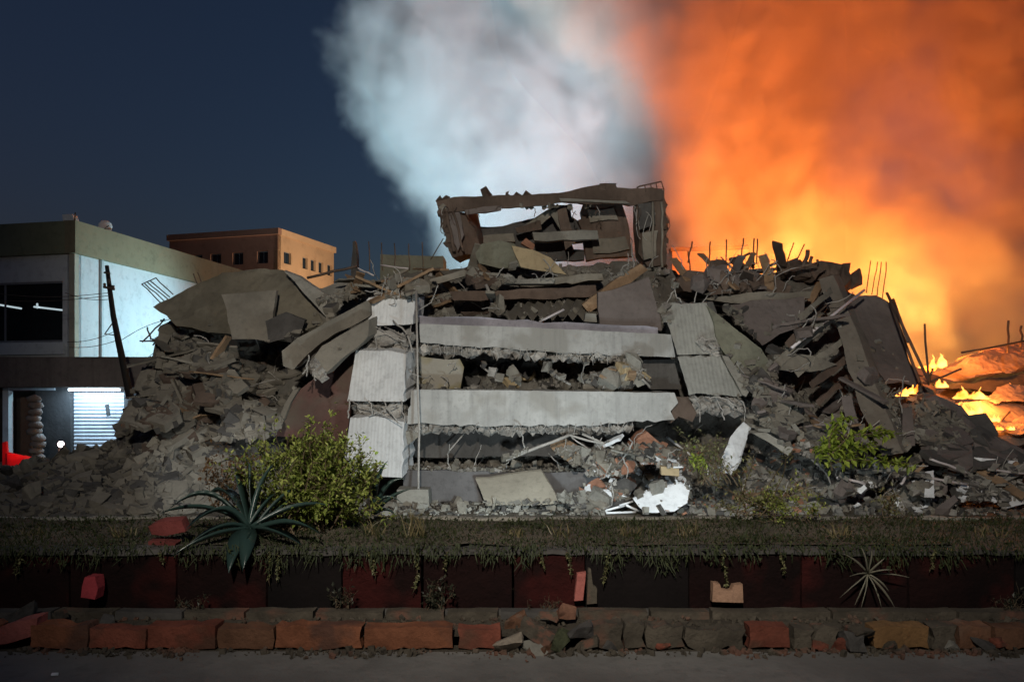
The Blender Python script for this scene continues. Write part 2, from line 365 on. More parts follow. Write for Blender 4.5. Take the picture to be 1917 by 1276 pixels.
for a, b, m, rz in ks:
    x0, x1 = (a - CX) / F * KY, (b - CX) / F * KY
    h = random.uniform(0.155, 0.185)
    pts = [(x0, KY, 0.02), (x1, KY, 0.02), (x1, KY, h + 0.012), (x0, KY, h + 0.012)]
    if rz == -9: pts = [(x0, KY - 0.04, 0.06), (x1 - 0.02, KY, 0.13), (x1, KY, 0.26), (x0, KY - 0.04, 0.19)]
    bm = prism_bm(pts, (0, 0.15, 0), 0.028 if m is KG else 0.014, 0.07); roughen(bm, 0.09, 0.007, 9.0, 2, a)
    o = from_bm('kerb_stone', bm, m, kerb); o.rotation_euler = (0, R(rz * 0.4 if rz != -9 else 0), R(rz * 0.5 if rz != -9 else 0))
# plinth course at the foot of the wall
plinth = tag(box('plinth', (0, 6.48, 0.10), (60, 0.06, 0.06), DARK), kind='structure')
edges = [-160, -20, 100, 215, 345, 460, 590, 720, 835, 935, 1080, 1215, 1330, 1555, 1790, 1940, 2100]
for a, b in zip(edges, edges[1:]):
    x0, x1 = (a + 3 - CX) / F * 6.35, (b - 3 - CX) / F * 6.35
    bm = prism_bm([(x0, 6.33, 0.06), (x1, 6.33, 0.06), (x1, 6.33, 0.148), (x0, 6.33, 0.148)], (0, 0.13, 0), 0.008, 0.15); roughen(bm, 0.16, 0.007, 6, 2, a)
    from_bm('plinth_stone', bm, random.choice((KG, KG, DARK)), plinth)
# retaining wall: a thing of rendered panels with a coping
WP = conc('dark_red_wall_paint', (0.011, 0.0025, 0.0022), 0.5, 1.6, 0.9, c2=(0.05, 0.007, 0.006))
WB = conc('shade_black_wall_paint', (0.006, 0.004, 0.004), 0.4, 1.2, 0.5)  # both wall paints are darkened to hold the shade on this wall
wall = empty('retaining_wall', (0, 6.6, 0.1), 'long low dark red planter wall along the kerb with grass growing over its top', 'wall')
e2 = [-260, -60, 130, 330, 500, 640, 790, 960, 1095, 1290, 1500, 1700, 1900, 2150]
for i, (a, b) in enumerate(zip(e2, e2[1:])):
    x0, x1 = (a + 2 - CX) / F * 6.6, (b - 2 - CX) / F * 6.6
    bm = prism_bm([(x0, 6.6, 0.09), (x1, 6.6, 0.09), (x1, 6.6, 0.58), (x0, 6.6, 0.58)], (0, 0.14, 0), 0.006, 0.25); roughen(bm, 0.25, 0.008, 3, 3, a)
    from_bm('wall_panel', bm, WP if i % 4 else WB, wall)
    bm = prism_bm([(x0, 6.57, 0.583), (x1, 6.57, 0.583), (x1, 6.57, 0.625), (x0, 6.57, 0.625)], (0, 0.2, 0), 0.01, 0.15); roughen(bm, 0.2, 0.006, 5, 2, a)
    from_bm('coping', bm, DARK, wall)
# bed of earth behind the wall, uneven
BEDZ = 0.63
def bedz(x, y): return BEDZ + 0.035 * noise.noise(Vector((x * 1.3, y * 1.3, 2))) + 0.02 * noise.noise(Vector((x * 4, y * 4, 7)))
bm = bmesh.new(); bmesh.ops.create_grid(bm, x_segments=260, y_segments=26, size=0.5)
for v in bm.verts:
    x, y = v.co.x * 26, 6.76 + (v.co.y + 0.5) * 1.46
    v.co = Vector((x, y, bedz(x, y)))
tag(from_bm('planter_bed', bm, SOIL, None, Vector((0, 0, 0)), True), kind='structure')
bw = empty('back_kerb', (0, 8.25, 0), 'thin pale concrete edging along the far side of the grass bed', 'edging')
for i in range(22):
    x0 = -13 + i * 1.19
    bm = prism_bm([(x0, 8.2, 0.02), (x0 + 1.18, 8.2, 0.02), (x0 + 1.18, 8.2, 0.648), (x0, 8.2, 0.648)], (0, 0.09, 0), 0.012, 0.15); roughen(bm, 0.3, 0.006, 4, 2, i)
    from_bm('edging_slab', bm, MID, bw)

# ------------------------------------------------------------------ rubble mound (core of the collapsed floors)
CREST = [(-420, 925), (-60, 905), (0, 890), (60, 866), (130, 852), (200, 838), (235, 792), (265, 695), (312, 612), (345, 570), (440, 530), (540, 525), (620, 548), (700, 528), (760, 505), (840, 495), (1000, 486), (1240, 496), (1300, 512), (1440, 515), (1480, 500), (1560, 520), (1640, 568), (1680, 660), (1735, 730), (1800, 800), (1917, 850), (2000, 872), (2400, 925)]
def interp(T, x):
    for (a, p), (b, q) in zip(T, T[1:]):
        if x <= b: return p + (q - p) * max(0, (x - a)) / (b - a)
    return T[-1][1]
DB = [(-420, 11.2), (200, 11.6), (420, 13.2), (520, 14.9), (1300, 14.9), (1420, 14.2), (1700, 12.8), (2400, 12.0)]
DC = [(-420, 13.5), (100, 14.5), (260, 15.8), (480, 17.2), (1640, 17.2), (1740, 15.6), (2400, 14.5)]
NX, NT = 420, 120
V = []; Fc = []
for i in range(NX + 1):
    px = -420 + 2820 * i / NX; cp = interp(CREST, px); db, dc = interp(DB, px), interp(DC, px)
    zc = P(px, cp, dc).z
    for j in range(NT + 1):
        t = j / NT * 1.3
        if t <= 1: d = db + (dc - db) * t ** 0.85; z = zc * t
        else: d = dc + (t - 1) * 9.0; z = zc * (1 - (t - 1) / 0.3 * 1.02)
        p = Vector(((px - CX) / F * d, d, z))
        k = min(1, z / 0.7 + 0.25)
        dist, fp = noise.voronoi(Vector((p.x, p.y * 0.6, p.z)) * 1.5)
        pl = noise.noise(fp[0] * 5.3) * 0.20 - 0.10 * max(0, 0.12 - (dist[1] - dist[0])) / 0.12
        pl += noise.noise(p * 0.9) * 0.18 + noise.noise(p * 4.5) * 0.05
        q = p + Vector((0.03 * noise.noise(p * 3), -0.75, 0.6)) * pl * k
        V.append(q)
for i in range(NX):
    for j in range(NT):
        a = i * (NT + 1) + j; Fc.append((a, a + NT + 1, a + NT + 2, a + 1))
me = bpy.data.meshes.new('rubble_mound'); me.from_pydata(V, [], Fc)
tag(link('rubble_mound', me, conc('mound_rubble', (0.15, 0.14, 0.122), 0.4, 1.6, 0.9, c2=(0.11, 0.095, 0.08))), kind='structure')
BVH = BVHTree.FromPolygons(V, Fc)
CAM = Vector((0, 0, HC))
def hit(px, py):
    dr = (P(px, py, 1.0) - CAM).normalized()
    loc, nr, idx, dist = BVH.ray_cast(CAM, dr)
    if dr.z < 0:
        g = CAM + dr * (HC / -dr.z)
        if loc is None or (g - CAM).length < (loc - CAM).length: return g, Vector((0, 0, 1))
    if loc is None: return None, None
    return loc, (nr if nr.dot(dr) < 0 else -nr)
def inside(poly, x, y):
    c = False
    for (x1, y1), (x2, y2) in zip(poly, poly[1:] + poly[:1]):
        if (y1 > y) != (y2 > y) and x < (x2 - x1) * (y - y1) / (y2 - y1) + x1: c = not c
    return c
def samp(poly):
    xs = [p[0] for p in poly]; ys = [p[1] for p in poly]
    while True:
        x, y = random.uniform(min(xs), max(xs)), random.uniform(min(ys), max(ys))
        if inside(poly, x, y): return x, y

# ------------------------------------------------------------------ columns and beams of the collapsed front
def broken_edge(a, b, mat, parent, n, s=(0.04, 0.12), spread=0.07, name='broken_edge', depth=0.25):
    bm = bmesh.new(); a, b = Vector(a), Vector(b)
    for i in range(n):
        p = a.lerp(b, random.random()) + Vector((0, random.uniform(-0.03, depth), random.uniform(-1, 0.6) * spread))
        q = random.uniform(*s)
        box_bm(bm, p, (q * random.uniform(0.6, 1.5), q, q * random.uniform(0.7, 1.7)), Euler([random.uniform(-1, 1) for _ in range(3)]), q * 0.22)
    return tag(from_bm(name, bm, mat, parent), kind='stuff')
def bar(parent, a, b, r=0.012, sag=0.08, mat=None, name='rebar', k=6):
    return tube(name, bent(a, b, sag, k), r, mat or STEELP, parent, 5)

lc = empty('concrete_column', P(705, 900, 13.4), 'tall pale left column snapped into three ribbed blocks with bent rebar between them', 'column')
for px in ([(687, 562, 15.0), (690, 557, 15.0), (775, 560, 15.0), (773, 607, 14.8), (690, 610, 14.8)],
           [(667, 655, 14.3), (724, 656, 14.25), (760, 662, 14.3), (756, 752, 13.8), (650, 750, 13.8)],
           [(656, 782, 13.7), (700, 778, 13.7), (757, 790, 13.7), (753, 893, 13.4), (640, 890, 13.4)]):
    slab('column_block', None, None, RIB, px, (0.12, 0.7, 0.15), 0.022, 0.14, 0.004, parent=lc, sides=(0, 2), seg=0.14)
for a in ([(700, 622, 14.75), (736, 616, 14.8), (748, 640, 14.6), (712, 650, 14.5)], [(672, 752, 14.0), (712, 756, 14.0), (704, 776, 13.9), (676, 772, 13.9)], [(712, 758, 13.95), (748, 754, 13.95), (752, 782, 13.8), (722, 780, 13.85)]):
    slab('broken_core_lump', None, None, BROKEN, a, (0, 0.3, 0), 0.06, 0.1, 0.03, parent=lc, seg=0.1)
for (a, b, sg) in (((692, 610, 14.8), (668, 656, 14.3), .1), ((712, 612, 14.8), (704, 655, 14.3), .12), ((736, 600, 14.7), (772, 660, 14.3), .15), ((770, 605, 14.8), (757, 662, 14.3), .06), ((690, 606, 14.75), (760, 640, 14.3), .1), ((720, 612, 14.8), (775, 622, 14.2), .1),
                   ((654, 748, 13.8), (652, 782, 13.6), .12), ((660, 752, 13.7), (752, 795, 13.5), .05), ((745, 755, 13.7), (690, 778, 13.6), .08), ((690, 750, 13.7), (697, 775, 13.6), .15), ((720, 752, 13.7), (745, 790, 13.6), .1), ((752, 750, 13.75), (758, 792, 13.6), .1),
                   ((733, 560, 15.0), (740, 520, 15.2), .1), ((748, 560, 15.0), (744, 522, 15.2), .1), ((760, 560, 15.0), (764, 528, 15.2), .08), ((772, 565, 14.95), (776, 540, 15), .1), ((725, 560, 15), (722, 528, 15.2), .12)):
    bar(lc, P(*a), P(*b), random.uniform(0.009, 0.018), sg)
broken_edge(P(690, 632, 14.7), P(765, 640, 14.7), BROKEN, lc, 60, (0.05, 0.16), 0.2, 'broken_core')
broken_edge(P(668, 766, 14.0), P(756, 768, 14.0), BROKEN, lc, 70, (0.05, 0.16), 0.14, 'broken_core')
broken_edge(P(728, 545, 15.3), P(770, 545, 15.3), BROKEN, lc, 40, (0.05, 0.14), 0.18, 'broken_core')

tb = slab('concrete_beam', 'upper of the two long pale front beams with a crumbled lower edge', 'beam', LIGHT,
          [(786, 606, 14.5), (1000, 613, 14.5), (1256, 626, 14.6), (1264, 668, 14.6), (1150, 665, 14.5), (980, 655, 14.5), (788, 640, 14.5)], (0, 0.55, 0.03), 0.028, 0.12, 0.005, sides=(4, 5, 6), seg=0.16)
broken_edge(P(790, 650, 14.62), P(1180, 668, 14.62), BROKEN, tb, 220, (0.04, 0.13), 0.08)
for i in range(22):
    x = 800 + i * 17 + random.uniform(-4, 4); y = 642 + (x - 790) * 0.055
    bar(tb, P(x, y, 14.5), P(x + random.uniform(-5, 5), y + random.uniform(14, 26), 14.5), 0.008, 0.2, name='stirrup', k=3)
lb = slab('concrete_beam', 'lower and longer of the two pale front beams lying just above the dark ground floor gap', 'beam', LIGHT,
          [(770, 729, 13.75), (1000, 731, 13.75), (1262, 735, 13.78), (1270, 752, 13.78), (1256, 768, 13.78), (1264, 786, 13.78), (1080, 796, 13.7), (900, 797, 13.7), (762, 792, 13.75)], (0, 0.6, 0.03), 0.028, 0.12, 0.005, sides=(2, 3, 4, 5, 6, 7, 8), seg=0.12)
broken_edge(P(766, 799, 13.85), P(1180, 803, 13.85), BROKEN, lb, 260, (0.04, 0.12), 0.06)
for i in range(20):
    x = 900 + i * 15 + random.uniform(-4, 4)
    bar(lb, P(x, 790, 13.72), P(x + random.uniform(-5, 5), 805 + random.uniform(-2, 6), 13.74), 0.008, 0.25, name='stirrup', k=3)
slab('beam_end', 'cracked brown end', None, BROWN, [(1258, 742, 13.84), (1276, 748, 13.86), (1292, 742, 13.9), (1308, 772, 13.9), (1294, 790, 13.88), (1272, 784, 13.86), (1258, 790, 13.84)], (0, 0.5, 0), 0.09, 0.15, 0.02, parent=lb)
slab('floor_edge', 'thin bluish grey floor edge lying along the top of the upper front beam', 'slab', conc('bluish_grey_concrete', (0.3, 0.29, 0.33), 0.3, 1.5, 0.4),
     [(784, 590, 14.75), (960, 598, 14.75), (1230, 613, 14.8), (1232, 627, 14.8), (784, 607, 14.75)], (0, 0.8, 0.02), 0.03, 0.2, 0.012)
rc = empty('concrete_column', P(1330, 740, 13.9), 'broad grey right column leaning left and cracked across its middle', 'column')
slab('column_block', None, None, RIBG, [(1238, 569, 15.2), (1322, 566, 15.2), (1346, 640, 14.7), (1348, 662, 14.55), (1268, 664, 14.55)], (0.3, 0.6, 0.1), 0.03, 0.13, 0.009, parent=rc, sides=(0, 2), seg=0.12)
slab('column_block', None, None, RIBG, [(1269, 667, 14.5), (1347, 665, 14.5), (1388, 741, 13.95), (1290, 738, 13.95)], (0.3, 0.6, 0.1), 0.03, 0.13, 0.009, parent=rc, sides=(0, 2), seg=0.12)
broken_edge(P(1312, 640, 14.55), P(1346, 658, 14.45), BROKEN, rc, 30, (0.04, 0.1), 0.1, 'broken_core', 0.1)
broken_edge(P(1296, 755, 14.0), P(1395, 760, 13.95), BROKEN, rc, 70, (0.05, 0.14), 0.16, 'broken_core')
for (a, b, sg) in (((1300, 740, 13.9), (1310, 790, 13.7), .15), ((1340, 742, 13.9), (1356, 786, 13.7), .15), ((1380, 742, 13.9), (1394, 790, 13.7), .12), ((1360, 742, 13.9), (1392, 770, 13.6), .1), ((1320, 742, 13.85), (1380, 760, 13.6), .1), ((1305, 640, 14.6), (1340, 632, 14.5), .2), ((1308, 645, 14.6), (1345, 655, 14.4), .2),
                   ((1248, 568, 15.2), (1268, 530, 15.3), .05), ((1275, 566, 15.2), (1262, 535, 15.3), .1), ((1300, 566, 15.2), (1318, 530, 15.3), .1), ((1315, 566, 15.2), (1340, 545, 15.3), .1)):
    bar(rc, P(*a), P(*b), random.uniform(0.009, 0.016), sg)

# ------------------------------------------------------------------ rooftop room on the crest
rr = empty('rooftop_room', P(1030, 480, 17.4), 'tilted dark rooftop room standing open on top of the ruin', 'ruined room')
slab('roof_slab', None, None, BROWN, [(815, 378, 17), (850, 368, 17), (1010, 362, 17), (1080, 356, 17), (1122, 346, 17), (1150, 343, 17), (1157, 352, 17), (1240, 353, 17), (1243, 374, 17), (1185, 385, 17), (1050, 379, 17), (1000, 387, 17), (900, 393, 17), (830, 396, 17)], (0, 0.5, 0.12), 0.04, 0.2, 0.02, parent=rr)
slab('roof_edge', None, None, MID, [(1047, 371, 16.95), (1170, 376, 16.95), (1180, 381, 16.95), (1050, 376, 16.95)], (0, 0.06, 0), 0.01, 0.2, 0.006, parent=rr)
slab('wall', None, None, BROWN, [(816, 380, 17.0), (846, 394, 17.1), (868, 396, 17.3), (890, 440, 17.4), (902, 474, 17.4), (846, 482, 17.0), (830, 430, 17.0)], (0.15, 0.5, 0), 0.05, 0.18, 0.03, parent=rr)
slab('wall', None, None, RED, [(868, 392, 17.5), (888, 392, 18.0), (910, 472, 18.0), (895, 474, 17.5)], (0.05, 0.25, 0), 0.03, 0.2, 0.02, parent=rr)
slab('wall', None, None, BROWN, [(1190, 378, 17.1), (1243, 356, 17.0), (1249, 430, 17.0), (1247, 496, 17.0), (1215, 498, 17.0), (1194, 472, 17.2), (1196, 420, 17.2)], (0, 0.5, 0), 0.05, 0.18, 0.03, parent=rr)
slab('wall', None, None, BROWN, [(1092, 382, 18.0), (1164, 382, 18.0), (1176, 420, 18.0), (1186, 478, 18.0), (1098, 486, 18.0), (1094, 452, 18.0), (1086, 424, 18.0), (1082, 412, 18.0), (1090, 408, 18.0), (1086, 396, 18.0)], (0, 0.25, 0), 0.03, 0.2, 0.02, parent=rr)
slab('wall', None, None, DARK, [(888, 424, 18.2), (940, 424, 18.2), (1000, 408, 18.2), (1028, 391, 18.2), (1044, 384, 18.2), (1068, 384, 18.2), (1070, 404, 18.2), (1090, 418, 18.2), (1092, 452, 18.2), (1070, 456, 18.2), (1074, 466, 18.2), (1094, 468, 18.2), (1094, 486, 18.2), (888, 490, 18.2)], (0, 0.22, 0), 0.03, 0.2, 0.02, parent=rr)
slab('lintel', None, None, MID, [(996, 434, 17.3), (1118, 431, 17.3), (1121, 448, 17.3), (1000, 451, 17.3)], (0, 0.2, 0), 0.02, 0.15, 0.01, parent=rr)
slab('lintel', None, None, DUST, [(905, 440, 17.5), (960, 436, 17.5), (964, 452, 17.5), (905, 454, 17.5)], (0, 0.2, 0), 0.03, 0.15, 0.01, parent=rr)
for a in ([(985, 420, 17.6), (1028, 392, 17.6), (1040, 398, 17.6), (1000, 432, 17.6)], [(1028, 396, 17.5), (1040, 390, 17.5), (1066, 428, 17.5), (1052, 434, 17.5)], [(1044, 392, 17.4), (1060, 388, 17.4), (1078, 450, 17.4), (1058, 468, 17.4), (1050, 430, 17.4)], [(965, 426, 17.5), (1010, 412, 17.5), (1014, 428, 17.5), (970, 436, 17.5)]):
    slab('broken_panel', None, None, random.choice((DUST, BROWN)), a, (0, 0.08, 0.02), 0.03, 0.15, 0.015, parent=rr)
for x, x2, r in ((1222, 1221, .028), (1238, 1240, .03), (836, 850, .04), (848, 868, .03)):
    tube('pipe', bent(P(x, 378 if x > 1000 else 396, 16.9), P(x2, 500 if x > 1000 else 470, 16.85), 0.015, 6), r, BROWN if x < 1000 else DUST, rr)
broken_edge(P(824, 386, 17.0), P(1185, 378, 17.0), DUST, rr, 16, (0.04, 0.11), 0.03, 'broken_edge', 0.3)
broken_edge(P(820, 372, 17.05), P(1150, 350, 17.05), BROWN, rr, 12, (0.05, 0.16), 0.0, 'broken_edge', 0.4)
broken_edge(P(826, 384, 16.98), P(850, 476, 16.98), BROWN, rr, 18, (0.05, 0.16), 0.06, 'broken_edge', 0.2)
broken_edge(P(1244, 366, 16.98), P(1246, 494, 16.98), BROWN, rr, 16, (0.05, 0.14), 0.06, 'broken_edge', 0.3)
for a in ([(838, 400, 16.95), (860, 396, 16.95), (868, 440, 16.95), (856, 470, 16.9), (846, 440, 16.9)], [(1196, 384, 16.95), (1222, 378, 16.95), (1226, 420, 16.9), (1200, 430, 16.9)], [(1204, 436, 16.9), (1232, 430, 16.9), (1230, 480, 16.85), (1208, 486, 16.85)], [(870, 392, 16.96), (940, 386, 16.96), (936, 394, 16.96), (872, 402, 16.96)], [(1100, 392, 17.9), (1150, 390, 17.9), (1156, 412, 17.9), (1104, 416, 17.9)], [(1106, 446, 17.9), (1172, 442, 17.9), (1176, 468, 17.9), (1110, 474, 17.9)]):
    slab('broken_panel', None, None, random.choice((DUST, DARK, MAUVE)), a, (0, 0.06, 0.01), 0.04, 0.12, 0.02, parent=rr)
for k_ in range(26):
    x = random.choice((random.uniform(830, 1190), random.uniform(830, 870), random.uniform(1185, 1245))); y = random.uniform(384, 396)
    bar(rr, P(x, y, 16.95), P(x + random.uniform(-12, 12), y + random.uniform(8, 60 if x < 870 or x > 1185 else 22), 16.9), 0.009, 0.25, STEEL if random.random() < .6 else STEELP, 'rebar', 5)
rl = [P(1192, 352, 17), P(1197, 349, 17), P(1238, 340, 17), P(1243, 356, 17)]
rg = tube('railing', rl, 0.02, STEEL, rr, 5)
for x, y in ((1207, 347), (1218, 344.5), (1228, 342)): tube('railing_bar', [P(x, y, 17), P(x + 2, y + 13, 17)], 0.013, STEEL, rg, 5)
tag(link('rooftop_clutter', chunk_mesh('rooftop_clutter', 0.6, 71, 0.1, 16), DARK), 'dark lump of masonry lying on the highest point of the rooftop slab', 'rubble')
bpy.data.objects['rooftop_clutter'].location = P(1138, 350, 17.2); bpy.data.objects['rooftop_clutter'].scale = (0.4, 0.3, 0.35)
# ------------------------------------------------------------------ individual slabs, beams and panels of the ruin
S = slab
S('concrete_boulder', 'rounded pale grey lump of concrete in front of the rooftop room opening', 'concrete block', GREENC, [(890, 474, 16.4), (903, 456, 16.4), (932, 450, 16.4), (962, 458, 16.4), (984, 478, 16.3), (980, 498, 16.2), (935, 502, 16.2), (898, 492, 16.3)], (0, 0.6, 0.05), 0.05, 0.12, 0.03)
S('plaster_slab', 'tan plaster slab sloping down right of the pale lump at the rooftop room', 'slab', TAN, [(958, 458, 16.2), (1000, 468, 16.2), (1030, 484, 16.1), (1060, 514, 16.0), (1012, 506, 16.0), (976, 498, 16.1)], (0, 0.2, 0.03), 0.05, 0.15, 0.015)
S('plaster_slab', 'small pinkish plaster fragment leaning beside the rooftop lump', 'slab', BRICK, [(975, 455, 16.6), (985, 446, 16.6), (1002, 458, 16.6), (998, 468, 16.6)], (0, 0.1, 0), 0.02, 0.12, 0.01)
S('concrete_beam', 'long dark brown beam lying level below the rooftop room', 'beam', BROWN, [(842, 546, 15.9), (1000, 540, 15.9), (1116, 534, 15.9), (1118, 556, 15.8), (900, 562, 15.8), (850, 563, 15.8)], (0, 0.35, 0.02), 0.03, 0.18, 0.015)
S('concrete_slab', 'thin brown slab edge just above the long dark brown beam', 'slab', DUST, [(968, 526, 16.1), (1060, 517, 16.1), (1126, 512, 16.1), (1130, 525, 16.1), (975, 536, 16.1)], (0, 0.5, 0.02), 0.03, 0.18, 0.012)
S('concrete_slab', 'narrow dark plank of concrete pointing up right at the left foot of the rooftop room', 'slab', DUST, [(803, 524, 16.2), (866, 504, 16.2), (882, 507, 16.2), (880, 513, 16.2), (812, 533, 16.2)], (0, 0.3, 0.03), 0.02, 0.18, 0.012)
S('concrete_slab', 'flat grey slab lying across the rubble below the pale lump', 'slab', MID, [(880, 516, 16.1), (960, 522, 16.0), (1040, 520, 16), (1038, 530, 16), (930, 532, 15.9), (885, 524, 16)], (0, 0.4, 0.02), 0.03, 0.18, 0.015)
S('brown_panel', 'square brown wall panel standing between the top beam and the right column', 'panel', MAUVE, [(1120, 548, 15.1), (1180, 530, 15.2), (1214, 518, 15.3), (1238, 600, 15.1), (1238, 618, 15.0), (1124, 614, 15.0)], (0, 0.2, 0.02), 0.03, 0.18, 0.012)
S('timber_beam', 'rough dark brown timber lying diagonally above the brown square panel', 'beam', WOOD, [(1090, 570, 15.3), (1120, 548, 15.4), (1200, 492, 15.7), (1212, 504, 15.7), (1140, 562, 15.4), (1104, 585, 15.3)], (0, 0.2, 0.04), 0.03, 0.12, 0.02)
S('concrete_block', 'small square grey block behind the right end of the top beam', 'concrete block', MID, [(1096, 586, 15.0), (1116, 586, 15.0), (1118, 602, 15.0), (1094, 602, 15.0)], (0, 0.2, 0), 0.02, 0.1, 0.01)
# corrugated sheet with its zigzag edge towards the viewer
bm = bmesh.new(); A = []; B = []
for i in range(23):
    px = 950 + i * 9.4; y = 596 - i * 0.2 + (7 if i % 2 else -6)
    A.append(P(px, y, 15.2)); B.append(P(px + 24, y - 30 - i * 0.8, 16.2))
f = [bm.verts.new(v) for v in A]; k = [bm.verts.new(v) for v in B]; f2 = [bm.verts.new(v + Vector((0, 0.004, 0.012))) for v in A]; k2 = [bm.verts.new(v + Vector((0, 0.004, 0.012))) for v in B]
for i in range(22):
    bm.faces.new((f[i], f[i + 1], k[i + 1], k[i])); bm.faces.new((f2[i], k2[i], k2[i + 1], f2[i + 1])); bm.faces.new((f[i], f2[i], f2[i + 1], f[i + 1]))
tag(from_bm('corrugated_sheet', bm, conc('corrugated_metal', (0.2, 0.18, 0.15), 0.3, 1.5, 0.2, 0.6)), 'dusty corrugated roof sheet with a zigzag edge above the top beam', 'roof sheet')
tag(tube('pale_stick', [P(1010, 602, 14.8), P(1056, 579, 14.8)], 0.025, PIPE), 'short pale stick leaning up right above the middle of the top beam', 'stick')
tag(tube('bent_hose', [P(910, 533, 15.6), P(918, 552, 15.5), P(921, 570, 15.4), P(936, 592, 15.2)], 0.035, STEELP), 'pale bent hose hanging down over the long dark brown beam', 'hose')
tag(tube('hanging_cable', [P(779, 545, 14.4), P(781, 640, 13.9), P(782, 720, 13.5), P(785, 800, 13.4), P(784, 845, 13.4), P(783, 962, 13.2)], 0.022, STEELP), 'thin pale cable hanging straight down beside the left column', 'cable')
# inside the gap between the two beams
S('concrete_block', 'greenish tan block with plaster at the left end of the gap between the two beams', 'concrete block', conc('green_tan_plaster', (0.26, 0.22, 0.12), 0.3, 1.4, 0.5, c2=(0.34, 0.32, 0.28)), [(786, 668, 14.5), (862, 671, 14.5), (870, 690, 14.5), (862, 726, 14.4), (786, 728, 14.4)], (0, 0.5, 0), 0.05, 0.14, 0.02)
S('concrete_slab', 'tilted grey strip of concrete near the right end of the gap between the two beams', 'slab', MID, [(1168, 680, 14.3), (1184, 677, 14.3), (1212, 718, 14.0), (1194, 726, 14.0)], (0.05, 0.2, 0.03), 0.02, 0.12, 0.01)
S('concrete_slab', 'low brown slab lying flat in the right half of the gap between the two beams', 'slab', DUST, [(1090, 708, 14.2), (1160, 700, 14.3), (1182, 712, 14.2), (1184, 728, 14.1), (1090, 728, 14.1)], (0, 0.4, 0.02), 0.04, 0.14, 0.015)
S('dark_wall_and_shade_panel', 'dark recessed wall at the right end of the gap between the two beams', 'wall', DARK, [(1185, 672, 15.0), (1262, 672, 15.0), (1275, 728, 15.0), (1200, 728, 15.0)], (0, 0.2, 0), 0.03, 0.2, 0.01)
for a, b in (((1018, 690), (1068, 720)), ((1100, 726), (1150, 718)), ((900, 684), (935, 712)), ((950, 700), (975, 722))):
    tag(tube('loose_rod', [P(*a, 14.2), P(*b, 14.0)], 0.02, STEELP), 'pale rod lying in the rubble of the gap between the two beams', 'rod', 'rods in the gap between the beams')
# ground floor gap
S('dark_wall_and_shade_panel', 'long dark panel standing in for the shade under the lower beam', 'wall', DARK, [(776, 800, 14.6), (1200, 800, 14.6), (1190, 852, 14.6), (776, 856, 14.6)], (0, 0.2, 0), 0.02, 0.3, 0.01)  # dark sheet stands in for the shade of the recess
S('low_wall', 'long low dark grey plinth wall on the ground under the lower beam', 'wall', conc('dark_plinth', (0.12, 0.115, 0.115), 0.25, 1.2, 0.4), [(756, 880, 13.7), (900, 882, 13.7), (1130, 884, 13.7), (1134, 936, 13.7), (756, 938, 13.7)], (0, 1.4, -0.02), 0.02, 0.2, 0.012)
S('broken_panel', 'loose grey corner piece wedged under the left end of the lower beam', 'slab', MID, [(758, 808, 13.8), (812, 804, 13.9), (790, 815, 13.8), (764, 832, 13.7)], (0, 0.3, 0), 0.04, 0.14, 0.02)
S('tan_panel', 'flat tan grey panel leaning on the low plinth wall in the centre front', 'panel', conc('tan_grey_board', (0.33, 0.3, 0.24), 0.15, 1.2, 0.25), [(890, 897, 13.25), (955, 887, 13.3), (1014, 880, 13.3), (1048, 942, 12.7), (980, 945, 12.7), (910, 946, 12.7)], (0, 0.07, 0.03), 0.02, 0.2, 0.008)
S('plinth_stone_block', 'grey stone block at the ground below the left column', 'concrete block', MID, [(742, 915, 13.2), (800, 915, 13.2), (802, 955, 13.2), (742, 955, 13.2)], (0, 0.4, 0), 0.03, 0.14, 0.012)
for i, (a, b) in enumerate((((1030, 838), (1078, 872)), ((1040, 833), (1092, 868)), ((1052, 832), (1104, 862)))):
    A, B = P(*a, 13.7), P(*b, 13.3)
    bm = prism_bm([A, A + Vector((0.1, 0, 0.05)), B + Vector((0.1, 0, 0.05)), B], (0, 0.1, 0.06), 0.012, 0.2); roughen(bm, 0.2, 0.006, 3, 2, i)
    tag(from_bm('timber_plank', bm, WOOD), ('lowest and leftmost', 'middle', 'topmost and rightmost')[i] + ' of three brown planks bundled under the lower beam', 'plank', 'brown planks under the lower beam')
for a, b, r, l in (((947, 861, 13.4), (1066, 814, 13.5), .03, 'long pale pole slanting up to the right under the lower beam'), ((1066, 814, 13.5), (1200, 846, 13.4), .022, 'pale pole slanting down right from the top of the long pole under the lower beam'), ((1090, 812, 13.6), (1210, 868, 13.2), .025, 'longest of the pale poles fanning down right under the lower beam'), ((1070, 818, 13.5), (1112, 848, 13.4), .014, 'thin short rod hanging below the fan of pale poles'), ((838, 848, 14.0), (868, 812, 14.2), .014, 'thin brown rod leaning in the dark gap under the lower beam left half')):
    tag(tube('metal_pole', bent(P(*a), P(*b), 0.015, 4, 0.008), r, STEELP), l, 'pole')
S('concrete_slab', 'smooth dark purplish slab lying right of the brown planks', 'slab', conc('purple_grey_board', (0.16, 0.14, 0.145), 0.2, 1, 0.3), [(1096, 866, 13.2), (1110, 850, 13.3), (1150, 846, 13.4), (1192, 874, 13.2), (1160, 892, 13.0), (1100, 890, 13.0)], (0, 0.3, 0.05), 0.03, 0.15, 0.015)
S('concrete_slab', 'dark grey board lying flat on the ground left of the white debris', 'slab', DARK, [(1048, 932, 12.7), (1110, 910, 13.0), (1180, 912, 13.0), (1170, 950, 12.6), (1080, 958, 12.5)], (0, 0.1, 0.03), 0.03, 0.15, 0.015)
